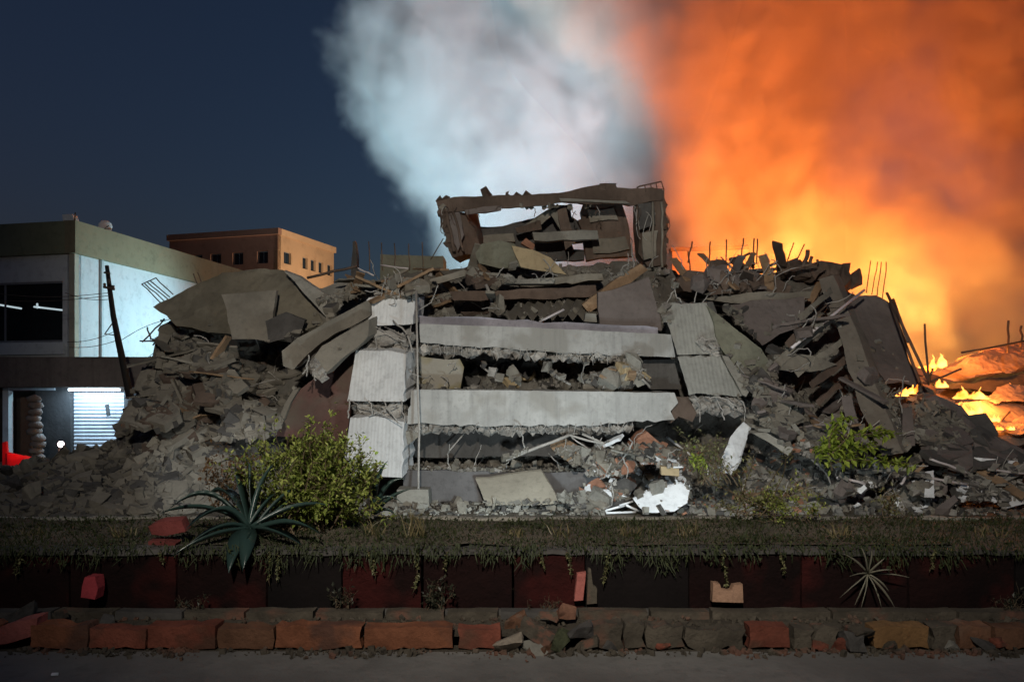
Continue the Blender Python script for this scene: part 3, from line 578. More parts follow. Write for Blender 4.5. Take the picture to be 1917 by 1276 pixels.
S('brick_lump', 'brick red masonry lump standing right of the purplish slab', 'rubble', BRICK, [(1183, 836, 13.4), (1200, 815, 13.5), (1216, 807, 13.5), (1240, 830, 13.5), (1256, 850, 13.4), (1250, 872, 13.2), (1198, 868, 13.2)], (0, 0.5, 0), 0.06, 0.12, 0.04)
S('brick', 'single tan brick lying above the white sheet', 'brick', TAN, [(1238, 873, 12.8), (1272, 876, 12.8), (1272, 891, 12.8), (1239, 889, 12.8)], (0, 0.12, 0.01), 0.01, 0.1, 0.006)
S('white_sheet', 'largest bright white sheet lying on the ground in the right front', 'sheet', WHITE, [(1186, 934, 12.2), (1220, 918, 12.38), (1275, 906, 12.45), (1292, 918, 12.38), (1285, 940, 12.2), (1264, 956, 12.08), (1204, 961, 12.03)], (0, 0.05, 0.03), 0.03, 0.12, 0.02)
S('white_sheet', 'tall torn white strip hanging below the broken foot of the right column', 'sheet', WHITE, [(1392, 786, 13.5), (1399, 800, 13.45), (1396, 822, 13.4), (1378, 862, 13.1), (1366, 886, 13.0), (1342, 880, 13.0), (1350, 850, 13.1), (1372, 815, 13.3)], (0.02, 0.05, 0), 0.06, 0.1, 0.03)
fr = empty('white_lattice', P(1170, 955, 12.4), 'broken white lattice of bars lying on the ground left of the white sheet', 'frame')
for a, b in (((1135, 955), (1172, 945)), ((1135, 960), (1190, 958)), ((1160, 946), (1185, 938)), ((1172, 945), (1200, 958)), ((1135, 955), (1135, 961))):
    tube('frame_bar', [P(*a, 12.4), P(*b, 12.45)], 0.022, WHITE, fr, 4)
# right of the right column
S('concrete_slab', 'large green grey slab leaning down right beside the right column', 'slab', GREENC, [(1326, 572, 15.0), (1340, 586, 15.0), (1426, 652, 14.7), (1448, 700, 14.4), (1444, 738, 14.1), (1404, 722, 14.1), (1350, 655, 14.6)], (0, 0.25, 0.05), 0.03, 0.18, 0.015)
S('column_side', 'pale sliver of concrete along the right edge of the right column', 'slab', MID, [(1352, 664, 14.4), (1364, 668, 14.4), (1408, 722, 14.0), (1398, 742, 13.9), (1388, 738, 13.9)], (0.03, 0.2, 0), 0.03, 0.14, 0.012)
S('curved_board', 'dark curved board curling down right of the broken column foot', 'board', DARK, [(1398, 726, 13.9), (1430, 690, 14.2), (1452, 720, 14.1), (1478, 752, 13.8), (1502, 780, 13.5), (1480, 792, 13.4), (1444, 772, 13.6)], (0, 0.08, 0.02), 0.03, 0.14, 0.02)
S('concrete_beam', 'short pale beam lying at the lower right of the right column', 'beam', MID, [(1396, 776, 13.6), (1428, 772, 13.6), (1490, 800, 13.3), (1484, 816, 13.2), (1468, 814, 13.2)], (0, 0.25, 0.04), 0.03, 0.13, 0.015)
S('concrete_beam', 'stubby grey beam lying in front of the short pale beam', 'beam', MID, [(1410, 812, 13.2), (1436, 808, 13.2), (1486, 838, 12.9), (1474, 852, 12.9)], (0, 0.25, 0.04), 0.03, 0.13, 0.02)
S('concrete_slab', 'flat dark slab lying behind the leafy green branch', 'slab', DARK, [(1470, 842, 13.3), (1530, 800, 13.6), (1600, 800, 13.6), (1640, 852, 13.2), (1540, 868, 13.0)], (0, 0.2, 0.06), 0.04, 0.16, 0.02)
S('concrete_slab', 'upper brown floor slab on the crest right of the right column', 'slab', BROWN, [(1268, 524, 16.2), (1290, 506, 16.3), (1438, 514, 16.3), (1484, 538, 16.2), (1478, 553, 16.1), (1360, 552, 16.0), (1280, 546, 16.1)], (0, 0.6, 0.03), 0.05, 0.18, 0.025)
S('dark_wall_and_shade_panel', 'wide mauve brown wall below the upper brown floor slab at right', 'wall', MAUVE, [(1350, 572, 15.7), (1430, 560, 15.8), (1506, 556, 15.8), (1508, 606, 15.5), (1462, 626, 15.3), (1426, 648, 15.1)], (0, 0.3, 0.02), 0.04, 0.18, 0.018)
S('concrete_slab', 'thin dark ledge under the upper brown floor slab at right', 'slab', DUST, [(1300, 560, 15.8), (1400, 548, 15.9), (1520, 546, 15.9), (1516, 558, 15.9), (1380, 566, 15.8)], (0, 0.4, 0.02), 0.03, 0.18, 0.015)
S('concrete_slab', 'dark pointed slab lying level in the middle of the right slope', 'slab', DUST, [(1448, 664, 14.6), (1520, 664, 14.6), (1566, 680, 14.6), (1540, 693, 14.5), (1452, 694, 14.4)], (0, 0.4, 0.03), 0.04, 0.16, 0.015)
for i, (a, b, w_) in enumerate((((1456, 690), (1572, 592), 16), ((1478, 652), (1548, 572), 14), ((1494, 706), (1584, 640), 13), ((1520, 728), (1594, 672), 15), ((1532, 760), (1606, 700), 12), ((1500, 600), (1560, 548), 14))):
    A, B = P(*a, 14.4 - i * 0.05), P(*b, 15.1 - i * 0.05); e = (B - A).normalized(); s = Vector((-e.z, 0, e.x)) * w_ / F * 14.6
    bm = prism_bm([A, A + s, B + s, B], (0.05, 0.12, 0.02), 0.02, 0.2); roughen(bm, 0.2, 0.01, 3, 2, i)
    tag(from_bm('fallen_plank', bm, random.choice((MAUVE, DUST, BROWN))), ['longest brown plank in the fan of fallen planks under the leaning beam', 'plank leaning at the upper left of the fan under the leaning beam', 'middle plank of the fan pressed against the leaning beam', 'wide plank in the lower part of the fan under the leaning beam', 'lowest narrow plank of the fan under the leaning beam', 'topmost short plank of the fan near the crest'][i], 'plank', 'fan of fallen planks')
S('leaning_beam', 'long concrete beam leaning from the right crest down to the leafy branch', 'beam', conc('beam_grey_brown', (0.2, 0.175, 0.145), 0.2, 1.0, 0.35), [(1532, 522, 15.8), (1558, 514, 15.8), (1592, 594, 15.2), (1628, 690, 14.4), (1692, 846, 13.0), (1652, 852, 13.0), (1604, 742, 14.0), (1570, 622, 15.0)], (0.28, 0.3, 0.05), 0.03, 0.16, 0.012)
S('wall_block', 'large brown wall slab standing on the right end of the ruin beside the fire', 'wall', MAUVE, [(1584, 560, 15.8), (1640, 550, 15.9), (1664, 566, 15.9), (1688, 630, 15.6), (1722, 724, 14.9), (1660, 716, 14.7), (1622, 660, 15.2)], (0, 0.4, 0.02), 0.05, 0.16, 0.02)
tag(tube('white_pole', [P(1482, 651, 14.2), P(1618, 543, 15.2)], 0.03, plain('white_pole', (0.75, 0.7, 0.72), 0.4)), 'straight thin white pole lying diagonally across the leaning beam', 'pole')
rods = empty('edge_rods', P(1735, 712, 14.6), 'pair of long dark rods sloping down the fire side edge of the ruin', 'rods')
for a, b in (((1660, 548), (1738, 712)), ((1666, 566), (1722, 716)), ((1672, 560), (1700, 640))): tube('rod', [P(*a, 15.6), P(*b, 14.6)], 0.03, STEEL, rods, 5)
for a, b, l in (((1731, 606), (1739, 720), 'tall thin rod standing upright in front of the fire'), ((1739, 716), (1800, 690), 'thin rod slanting right beside the upright rod near the fire'), ((1738, 720), (1746, 690), 'short rod stub at the foot of the upright rod near the fire')):
    tag(tube('fire_side_rod', bent(P(*a, 15.6), P(*b, 15.4), 0.02, 4, 0.01), 0.022, STEEL), l, 'rod')
S('concrete_post', 'short upright grey post standing right of the leaning beam foot', 'post', MAUVE, [(1690, 764, 13.8), (1708, 762, 13.8), (1712, 834, 13.5), (1692, 836, 13.5)], (0.05, 0.2, 0), 0.02, 0.14, 0.012)
S('concrete_slab', 'dark mauve slab heaped below the small flame at right', 'slab', MAUVE, [(1712, 752, 14.4), (1752, 738, 14.5), (1800, 762, 14.4), (1840, 810, 14.0), (1790, 836, 13.7), (1716, 832, 13.6)], (0, 0.5, 0.05), 0.06, 0.16, 0.03)
S('concrete_slab', 'broad grey slab lying low at the right edge below the fire lit ground', 'slab', MAUVE, [(1740, 836, 13.5), (1800, 812, 13.8), (1880, 820, 13.8), (1930, 850, 13.5), (1900, 876, 13.2), (1800, 880, 13.0), (1750, 862, 13.2)], (0, 0.4, 0.06), 0.05, 0.16, 0.03)
S('concrete_slab', 'long thin dark slab lying on the ground right of the leafy branch', 'slab', DARK, [(1530, 920, 12.7), (1640, 890, 12.9), (1670, 894, 12.9), (1660, 904, 12.8), (1560, 936, 12.5)], (0, 0.25, 0.03), 0.03, 0.16, 0.015)
S('concrete_slab', 'dark flat slab on the ground near the right edge of the frame', 'slab', DARK, [(1780, 900, 12.9), (1880, 884, 13.1), (1925, 905, 12.9), (1900, 940, 12.5), (1800, 936, 12.5)], (0, 0.2, 0.04), 0.04, 0.16, 0.02)
for a, b, r, l in (((1566, 893), (1620, 906), .025, 'short pale stick lying on the ground below the leafy branch'), ((1700, 888), (1810, 906), .022, 'long pale stick on the ground right of the leafy branch'), ((1698, 890), (1686, 906), .024, 'stub of stick joined to the long pale stick at right'), ((1740, 858), (1815, 886), .022, 'pale rod sloping down right below the grey slab'), ((1850, 878), (1920, 886), .02, 'pale rod lying level near the right edge of the frame')):
    tag(tube('stick', bent(P(*a, 12.7), P(*b, 12.6), 0.02, 4, 0.01), r, PIPE), l, 'stick')
S('white_board', 'white notched board lying at the far right edge of the rubble', 'board', WHITE, [(1872, 938, 12.5), (1890, 932, 12.5), (1925, 926, 12.6), (1925, 940, 12.5), (1878, 952, 12.4)], (0, 0.06, 0.02), 0.02, 0.12, 0.01)
S('crumpled_bag', 'dark crumpled bundle among the white scraps at right', 'bag', conc('dull_cloth', (0.14, 0.11, 0.1), 0.4, 2, 0.5), [(1700, 905, 12.8), (1735, 898, 12.8), (1765, 905, 12.8), (1760, 922, 12.6), (1715, 926, 12.6)], (0, 0.3, 0.02), 0.05, 0.1, 0.04)
# left side
S('roof_slab', 'big dark domed slab tipped over on the left crest of the ruin', 'slab', conc('dark_olive_concrete', (0.14, 0.125, 0.095), 0.3, 0.8, 0.4), [(286, 577, 15.3), (330, 549, 15.5), (375, 528, 15.6), (440, 508, 15.8), (532, 504, 15.8), (578, 546, 15.5), (618, 594, 15.2), (600, 610, 15.0), (520, 634, 14.9), (430, 628, 14.9), (330, 612, 15.0), (308, 590, 15.1)], (0.2, 0.5, -0.05), 0.05, 0.2, 0.05)
S('wall_slab', 'smooth upright slab standing under the domed left slab', 'slab', DUST, [(414, 552, 14.95), (520, 545, 15.0), (512, 612, 14.7), (500, 640, 14.5), (436, 632, 14.6)], (0, 0.15, 0.02), 0.04, 0.18, 0.02)
S('dark_slab', 'dark rounded slab leaning under the domed left slab beside the smooth one', 'slab', DARK, [(500, 600, 14.6), (535, 584, 14.7), (570, 600, 14.7), (560, 632, 14.4), (500, 640, 14.3)], (0, 0.15, 0.02), 0.05, 0.16, 0.02)
S('ridge_board', 'pale board running down the right edge of the domed left slab', 'board', MID, [(532, 508, 15.3), (562, 518, 15.3), (642, 572, 15.0), (616, 598, 14.8), (606, 588, 14.85)], (0, 0.12, 0.04), 0.02, 0.16, 0.01)
S('concrete_beam', 'upper of two thick beams slanting up right behind the left column', 'beam', DUST, [(528, 656, 13.8), (556, 630, 14.0), (640, 588, 14.5), (692, 560, 14.9), (694, 590, 14.8), (600, 640, 14.2), (550, 692, 13.8), (530, 686, 13.7)], (0.08, 0.4, 0.1), 0.03, 0.16, 0.012)
b2 = S('concrete_beam', 'lower of two thick beams slanting up right, with its shattered end towards the slope', 'beam', DUST, [(586, 672, 13.6), (604, 648, 13.8), (690, 598, 14.4), (690, 630, 14.2), (640, 672, 13.8), (606, 702, 13.5), (590, 694, 13.5)], (0.08, 0.4, 0.1), 0.03, 0.16, 0.012)
broken_edge(P(582, 680, 13.5), P(606, 700, 13.4), BROKEN, b2, 26, (0.04, 0.12), 0.1, 'broken_core', 0.1)
for a, b in (((578, 664), (574, 704)), ((590, 690), (592, 712)), ((604, 695), (612, 706)), ((576, 680), (566, 700))): bar(b2, P(*a, 13.4), P(*b, 13.35), 0.012, 0.2)
S('red_wall', 'smooth dark reddish wall standing left of the left column', 'wall', RED, [(508, 815, 13.9), (556, 735, 14.3), (600, 700, 14.5), (664, 652, 14.8), (656, 740, 14.3), (648, 828, 13.9)], (0, 0.25, 0.02), 0.03, 0.25, 0.02)
S('wall_slab', 'thin pale edge board leaning along the left side of the reddish wall', 'board', DUST, [(500, 816, 13.8), (548, 730, 14.2), (560, 728, 14.2), (514, 816, 13.8)], (0, 0.1, 0.02), 0.03, 0.18, 0.012)
S('wall_slab', 'olive grey slab leaning on the lower left slope above the bush', 'slab', MID, [(406, 824, 13.2), (440, 780, 13.6), (472, 752, 13.9), (522, 790, 13.6), (494, 818, 13.3)], (0, 0.15, 0.04), 0.04, 0.16, 0.015)
S('wall_slab', 'flat bluish grey slab fragment in the middle of the left slope', 'slab', MID, [(394, 724, 14.0), (416, 708, 14.2), (438, 724, 14.1), (430, 756, 13.9), (402, 762, 13.8)], (0, 0.12, 0.03), 0.04, 0.14, 0.012)
S('wall_slab', 'wide flat olive slab lying high on the left slope', 'slab', DUST, [(336, 688, 14.3), (380, 664, 14.5), (420, 662, 14.5), (414, 690, 14.3), (350, 704, 14.2)], (0, 0.2, 0.05), 0.04, 0.16, 0.015)
S('wall_slab', 'flat pale slab lying at the lower left slope beside the shutter', 'slab', DUST, [(246, 768, 13.6), (300, 762, 13.7), (318, 776, 13.6), (312, 800, 13.4), (248, 792, 13.4)], (0, 0.25, 0.04), 0.04, 0.16, 0.015)
S('wall_slab', 'thin grey slab across the crest between the domed slab and the left column', 'slab', MID, [(600, 540, 16.0), (660, 520, 16.1), (700, 534, 16.0), (690, 552, 15.8), (620, 560, 15.7)], (0, 0.3, 0.03), 0.03, 0.16, 0.015)
for a, b, r, l in (((575, 520), (668, 498), .03, 'thin dark bar lying in front of the orange building'), ((660, 498), (700, 516), .02, 'pale stick lying on the crest right of the orange building'), ((712, 496), (764, 502), .02, 'pale stick lying level on the crest left of the rooftop room')):
    tag(tube('crest_bar', bent(P(*a, 16.6), P(*b, 16.4), 0.02, 4, 0.01), r, STEEL if r > .025 else PIPE), l, 'bar')
def cluster(label, items, d, r=0.013):
    c = empty('rebar_cluster', P(items[0][2], items[0][3], d), label, 'rebar', 'clusters of upright rebar on the ruin')
    for x0, y0, x1, y1 in items:
        tube('rebar', bent(P(x1, y1 + 6, d), P(x0, y0, d), 0.012, 4, 0.01), r, STEEL, c, 5)
cluster('row of thin rebars jutting left from the domed slab over the white wall', [(265, 532, 302, 562), (270, 530, 308, 558), (276, 528, 314, 554), (282, 526, 318, 550), (292, 520, 324, 545)], 15.6)
tube('rebar', [P(265, 532, 15.6), P(292, 520, 15.6)], 0.012, STEEL, bpy.data.objects['rebar_cluster'], 5)
cluster('two short rebars on the top of the domed left slab', [(362, 512, 370, 528), (370, 510, 378, 526)], 15.7)
cluster('row of upright rebars on the crest left of the rooftop room', [(690, 452, 692, 500), (714, 454, 716, 500), (738, 455, 739, 500), (765, 456, 767, 500), (790, 453, 792, 495), (830, 446, 806, 480)], 17.4)
cluster('row of upright rebars on the crest between rooftop room and fire', [(1288, 470, 1292, 500), (1296, 452, 1288, 486), (1330, 452, 1328, 490), (1360, 448, 1358, 502), (1392, 446, 1388, 480), (1412, 446, 1411, 488), (1418, 447, 1417, 488)], 17.4, 0.018)
cluster('pair of slanting rebars above the tangled crest lump at right', [(1486, 454, 1474, 482), (1506, 457, 1488, 490)], 16.8, 0.016)
cluster('four tall thin rebars standing at the right end of the ruin', [(1630, 488, 1622, 542), (1643, 490, 1632, 545), (1650, 490, 1642, 548), (1659, 490, 1652, 552)], 15.8, 0.011)
# tangled lump on the right crest
tl = empty('crest_lump', P(1490, 510, 16.8), 'dark tangled lump of masonry and bars on the right crest against the fire', 'rubble')
for i, (x, y, s) in enumerate(((1478, 500, .5), (1494, 506, .55), (1520, 506, .6), (1545, 508, .65), (1572, 516, .65), (1598, 524, .5))):
    o = link('masonry_lump', chunk_mesh('masonry_lump', 0.9, 300 + i, 0.12, 14), BROWN); o.scale = (s, s * .8, s); o.parent = tl; o.location = P(x, y, 16.8) - tl.location; o.rotation_euler = (i, i * 2, i * 3)
for a, b, r in (((1512, 468), (1494, 512), .05), ((1520, 480), (1508, 512), .04), ((1476, 488), (1484, 512), .03), ((1530, 486), (1524, 510), .03), ((1436, 498), (1462, 488), .035), ((1412, 502), (1407, 484), .04), ((1360, 496), (1404, 474), .03)):
    tube('bent_bar', bent(P(*a, 16.7), P(*b, 16.7), 0.05, 4, 0.03), r, STEEL, tl, 5)
random.seed(11)
# ------------------------------------------------------------------ rubble: the largest pieces one by one, the rest joined
PL = [plate_mesh('slab_fragment', random.uniform(0.08, 0.16), 40 + i) for i in range(12)]
CH = [chunk_mesh('rubble_chunk', random.choice((0.5, 0.7, 0.9)), 80 + i) for i in range(14)]
BD = [board_mesh('scrap_board', 140 + i) for i in range(8)]
for m_ in PL + CH + BD: m_.materials.append(MID)
random.seed(5)
# from here rubble may also rest on the slabs, beams and walls already standing
VA = list(V); FA = list(Fc)
for o in list(col.objects):
    top = o
    while top.parent: top = top.parent
    if o.type != 'MESH' or top.name.split('.')[0] in ('rubble_mound', 'ground', 'road', 'verge_strip', 'kerb', 'plinth', 'retaining_wall', 'planter_bed', 'back_kerb', 'white_smoke_plume', 'orange_smoke_plume') or len(o.data.polygons) > 30000: continue
    b = len(VA); w0 = wloc(o); VA += [v.co + w0 for v in o.data.vertices]; FA += [[i + b for i in p.vertices] for p in o.data.polygons]
BVH = BVHTree.FromPolygons(VA, FA)
EXCL = [[(1180, 932), (1275, 902), (1296, 925), (1265, 962), (1195, 965)], [(884, 893), (1018, 876), (1052, 940), (900, 940)], [(1526, 516), (1562, 510), (1596, 590), (1632, 690), (1700, 850), (1648, 856), (1600, 742), (1566, 620)],
        [(1570, 550), (1650, 544), (1690, 620), (1724, 720), (1640, 712)], [(1326, 570), (1430, 650), (1450, 738), (1350, 660)], [(1120, 530), (1216, 515), (1240, 618), (1122, 616)], [(945, 556), (1165, 552), (1160, 604), (945, 606)],
        [(1345, 556), (1510, 552), (1508, 610), (1430, 650)], [(1240, 560), (1330, 560), (1400, 742), (1285, 742)], [(1130, 940), (1205, 930), (1205, 966), (1130, 966)], [(835, 530), (1130, 528), (1130, 566), (840, 568)], [(1370, 780), (1402, 784), (1398, 850), (1340, 884)], [(286, 575), (440, 500), (530, 500), (620, 592), (520, 640), (330, 612)], [(525, 650), (560, 625), (694, 555), (694, 620), (600, 705), (530, 690)], [(505, 815), (560, 730), (665, 650), (650, 830)], [(1560, 590), (1456, 692), (1540, 770), (1610, 700)]]
def rest(poly, up=0.5):
    for _ in range(14):
        x, y = samp(poly)
        if any(inside(e, x, y) for e in EXCL) and random.random() < 0.985: continue
        p, nr = hit(x, y)
        if p is not None and nr.z > up: return p, nr
    return None, None
def sz(s, a, b): return 'small' if s < a + (b - a) * 0.35 else 'large' if s > a + (b - a) * 0.75 else 'middling'
def scatter(poly, n, kind, s0, s1, mats, where, sink=0.25, tilt=0.35):
    for _ in range(n):
        p, nr = rest(poly)
        if p is None: continue
        w, mt_ = random.choice(mats)
        qx = CX + F * p.x / p.y; qy = HZ - (p.z - HC) * F / p.y
        xa, xb = min(q[0] for q in poly), max(q[0] for q in poly); th = (qx - xa) / (xb - xa)
        part = 'left part' if th < 0.33 else 'middle' if th < 0.67 else 'right part'
        if where == 'on the upper left slope': part = 'under the domed slab' if qy < 690 else 'by the shutter' if qx < 320 else 'by the reddish wall' if qx > 440 else 'middle'
        s = random.uniform(s0, s1) if random.random() < 0.8 else random.uniform(s0, s1) * 1.25
        if kind == 'board':
            o = bpy.data.objects.new('scrap_board', random.choice(BD)); lab = f'{sz(s, s0, s1)} {w} scrap board {where}, {part}'; g = f'{w} scrap boards {where}'; cat = 'scrap board'
            q = Euler((random.gauss(0, .3), random.gauss(0.1, .45), random.uniform(0, 6.3))).to_quaternion(); o.scale = (s, s ** 0.5, 1); p = p + Vector((0, 0, 0.06 + s * 0.1))
        elif kind == 'plate':
            o = bpy.data.objects.new('slab_fragment', random.choice(PL)); lab = f'{sz(s, s0, s1)} {w} slab fragment {where}, {part}'; g = f'{w} slab fragments {where}'; cat = 'slab fragment'
            up = (nr * 0.6 + Vector((random.uniform(-1, 1), random.uniform(-1, 0.4), random.uniform(0, 1))) * tilt + Vector((0, -0.25, 0.4))).normalized()
            q = up.to_track_quat('Z', 'Y') @ Euler((0, 0, random.uniform(0, 6.3))).to_quaternion()
            o.scale = (s, s, random.uniform(0.6, 1.1)); p = p + nr * 0.07
        else:
            o = bpy.data.objects.new('rubble_chunk', random.choice(CH)); lab = f'{sz(s, s0, s1)} {w} rubble chunk {where}, {part}'; g = f'{w} rubble chunks {where}'; cat = 'rubble chunk'
            q = Euler([random.uniform(0, 6.3) for _ in range(3)]).to_quaternion(); o.scale = (s * random.uniform(0.8, 1.3), s, s * random.uniform(0.7, 1)); p = p + nr * s * 0.2
        o.rotation_mode = 'QUATERNION'; o.rotation_quaternion = q; o.location = p
        col.objects.link(o); o.material_slots[0].link = 'OBJECT'; o.material_slots[0].material = mt_
        tag(o, lab, cat, g)
gD, gB, gM, gK, gT, gW, gR, gV = ('dusty brown', DUST), ('dark brown', BROWN), ('grey', MID), ('dark grey', DARK), ('tan', TAN), ('white', WHITE), ('brick red', BRICK), ('mauve brown', MAUVE)
scatter([(240, 790), (300, 650), (520, 660), (540, 720), (420, 800), (300, 840)], 95, 'plate', 0.35, 0.95, [gD, gD, gB], 'on the upper left slope')
scatter([(240, 790), (300, 650), (520, 660), (540, 720), (420, 800), (300, 840)], 16, 'chunk', 0.15, 0.42, [gD, gK], 'on the upper left slope')
scatter([(-40, 895), (230, 835), (420, 830), (420, 950), (-40, 960)], 70, 'plate', 0.3, 0.85, [gD, gK, gD], 'at the lower left front')
scatter([(-40, 895), (230, 835), (420, 830), (420, 950), (-40, 960)], 24, 'chunk', 0.14, 0.4, [gD, gK], 'at the lower left front')
scatter([(640, 545), (840, 505), (1080, 505), (1220, 560), (1100, 600), (790, 588)], 28, 'chunk', 0.12, 0.36, [gM, gD, gD], 'on the crest above the top beam')
scatter([(640, 545), (840, 505), (1080, 505), (1220, 560), (1100, 600), (790, 588)], 34, 'plate', 0.3, 0.7, [gD, gB], 'on the crest above the top beam')
scatter([(788, 676), (1250, 680), (1270, 726), (788, 726)], 40, 'chunk', 0.14, 0.46, [gM, gD, gT, gK], 'in the gap between the two beams', 0.2)
scatter([(780, 842), (1190, 846), (1200, 884), (780, 884)], 34, 'chunk', 0.1, 0.28, [gD, gD, gM], 'on the ledge under the lower beam')
scatter([(700, 936), (1130, 932), (1130, 964), (700, 964)], 24, 'chunk', 0.1, 0.28, [gM, gD], 'at the foot of the low plinth wall')
scatter([(1110, 840), (1240, 800), (1500, 830), (1500, 960), (1110, 960)], 40, 'chunk', 0.1, 0.34, [gM, gR, gD, gM, gK, gD], 'around the white sheet at right')
scatter([(1100, 885), (1260, 885), (1200, 945), (1090, 955)], 16, 'chunk', 0.08, 0.24, [gW], 'around the white sheet at right')
scatter([(1600, 905), (1790, 900), (1790, 962), (1600, 962)], 18, 'chunk', 0.08, 0.2, [gW, gM], 'on the ground at the far right')
scatter([(1500, 880), (1917, 870), (1917, 962), (1500, 962)], 24, 'chunk', 0.12, 0.36, [gM, gV, gD], 'on the ground at the far right')
scatter([(1340, 565), (1560, 570), (1680, 780), (1600, 850), (1420, 790)], 26, 'plate', 0.3, 0.8, [gV, gK, gD], 'on the right slope')
scatter([(1340, 540), (1560, 570), (1700, 860), (1560, 880), (1420, 800)], 24, 'chunk', 0.12, 0.32, [gV, gK, gD], 'on the right slope')
scatter([(1680, 770), (1840, 800), (1930, 870), (1700, 890)], 30, 'plate', 0.35, 0.9, [gV, gK], 'below the fire at right')
scatter([(1250, 506), (1480, 512), (1640, 560), (1630, 580), (1250, 530)], 18, 'chunk', 0.2, 0.5, [gB, gV], 'along the right crest')
def rv0(): return Vector((random.uniform(-1, 1), random.uniform(-1, 1), random.uniform(-1, 1)))
def small_rubble(name, mats, zones, label):
    V = []; Fc = []; MI = []
    for zi, (poly, n, s0, s1, mi) in enumerate(zones):
        for _ in range(n):
            p, nr = rest(poly)
            if p is None: continue
            s = s0 + (s1 - s0) * random.random() ** 2.2; e = Euler([random.uniform(0, 6.3) for _ in range(3)]); b = len(V)
            dx, dy, dz = s * random.uniform(0.5, 1.5), s * random.uniform(0.4, 1.0), s * random.uniform(0.15, 0.7)
            if random.random() < 0.6: e = ((nr + rv0() * 0.3 + Vector((0, 0, 0.5))).normalized().to_track_quat('Z', 'Y') @ Euler((0, 0, random.uniform(0, 6.3))).to_quaternion()).to_euler()
            for i in range(8):
                v = Vector(((1 if i & 4 else -1) * dx / 2, (1 if i & 2 else -1) * dy / 2, (1 if i & 1 else -1) * dz / 2)) * random.uniform(0.6, 1.15)
                v.rotate(e); V.append(p + nr * s * 0.18 + v)
            for q in ((0, 1, 3, 2), (4, 6, 7, 5), (0, 4, 5, 1), (2, 3, 7, 6), (0, 2, 6, 4), (1, 5, 7, 3)): Fc.append([b + i for i in q]); MI.append(random.choice(mi))
    me = bpy.data.meshes.new(name); me.from_pydata(V, [], Fc)
    o = link(name, me, mats); me.polygons.foreach_set('material_index', MI)
    return tag(o, label, kind='stuff')
small_rubble('small_rubble', [DUST, MID, DARK, BROKEN, WHITE, BRICK], [
    ([(-100, 900), (235, 800), (310, 600), (620, 560), (660, 700), (500, 850), (400, 960), (-100, 962)], 4200, 0.05, 0.3, [0, 0, 0, 2]),
    ([(600, 560), (840, 496), (1240, 498), (1300, 560), (1240, 610), (780, 600)], 2600, 0.03, 0.2, [0, 0, 1, 1, 3]),
    ([(780, 672), (1260, 672), (1280, 728), (780, 728)], 1300, 0.04, 0.22, [0, 1, 2, 3, 3]),
    ([(760, 838), (1200, 840), (1200, 890), (760, 885)], 1100, 0.03, 0.16, [0, 0, 1, 3]),
    ([(650, 930), (1140, 925), (1140, 964), (650, 964)], 900, 0.03, 0.15, [0, 1, 2]),
    ([(1090, 830), (1520, 830), (1520, 964), (1090, 964)], 2600, 0.03, 0.2, [0, 0, 0, 1, 1, 2, 2, 3, 5]),
    ([(1110, 880), (1290, 850), (1400, 830), (1360, 900), (1240, 930), (1120, 960)], 420, 0.02, 0.14, [4]),
    ([(1500, 870), (2000, 860), (2000, 964), (1500, 964)], 1900, 0.03, 0.2, [0, 1, 2, 3]),
    ([(1600, 905), (1900, 900), (1900, 962), (1600, 962)], 190, 0.02, 0.15, [4]),
    ([(1300, 520), (1640, 560), (1720, 740), (1840, 810), (1700, 880), (1400, 800)], 2600, 0.03, 0.22, [0, 0, 2, 1]),
], 'small broken masonry strewn over the ruin and the ground before it')
gO = ('weathered wood', WOOD)
scatter([(640, 545), (840, 505), (1080, 505), (1220, 560), (1100, 600), (790, 588)], 26, 'board', 0.5, 1.4, [gD, gO, gM], 'on the crest above the top beam')
scatter([(1250, 506), (1480, 512), (1640, 560), (1560, 640), (1350, 560)], 22, 'board', 0.5, 1.5, [gB, gO, gV], 'along the right crest')
scatter([(1380, 640), (1560, 640), (1680, 780), (1600, 850), (1420, 790)], 20, 'board', 0.5, 1.4, [gV, gO, gD], 'on the right slope')
scatter([(1100, 820), (1900, 870), (1900, 960), (1100, 960)], 26, 'board', 0.3, 1.0, [gO, gM, gW], 'on the ground at the right front')
scatter([(240, 790), (300, 650), (520, 660), (540, 720), (420, 800), (300, 840)], 14, 'board', 0.5, 1.2, [gD, gO], 'on the upper left slope')
scatter([(788, 676), (1250, 680), (1270, 726), (788, 726)], 10, 'board', 0.3, 0.8, [gO, gM], 'in the gap between the two beams')
# thin loose rebar and wire curling out of the rubble everywhere
bm = bmesh.new()
for poly, n_ in (([(640, 545), (840, 500), (1240, 500), (1240, 600), (790, 588)], 46), ([(1250, 506), (1480, 505), (1650, 560), (1560, 660), (1350, 560)], 46), ([(1340, 640), (1700, 700), (1700, 860), (1420, 800)], 30), ([(1090, 830), (1900, 870), (1900, 960), (1090, 960)], 44), ([(240, 790), (320, 620), (640, 600), (540, 740), (300, 840)], 22), ([(788, 676), (1250, 680), (1270, 726), (788, 726)], 16), ([(780, 845), (1190, 845), (1190, 884), (780, 884)], 12)):
    for _ in range(n_):
        p, nr = rest(poly, 0.1)
        if p is None: continue
        L = random.uniform(0.25, 0.8); d = (nr + rv0() * 0.9 + Vector((0, 0, 0.3))).normalized() * L
        tube_bm(bm, bent(p - nr * 0.05, p + d, 0.22, 6, 0.03), random.uniform(0.006, 0.013), 4)
tag(from_bm('loose_rebar', bm, STEELP), 'thin loose rebar and wire curling out of the rubble', kind='stuff')
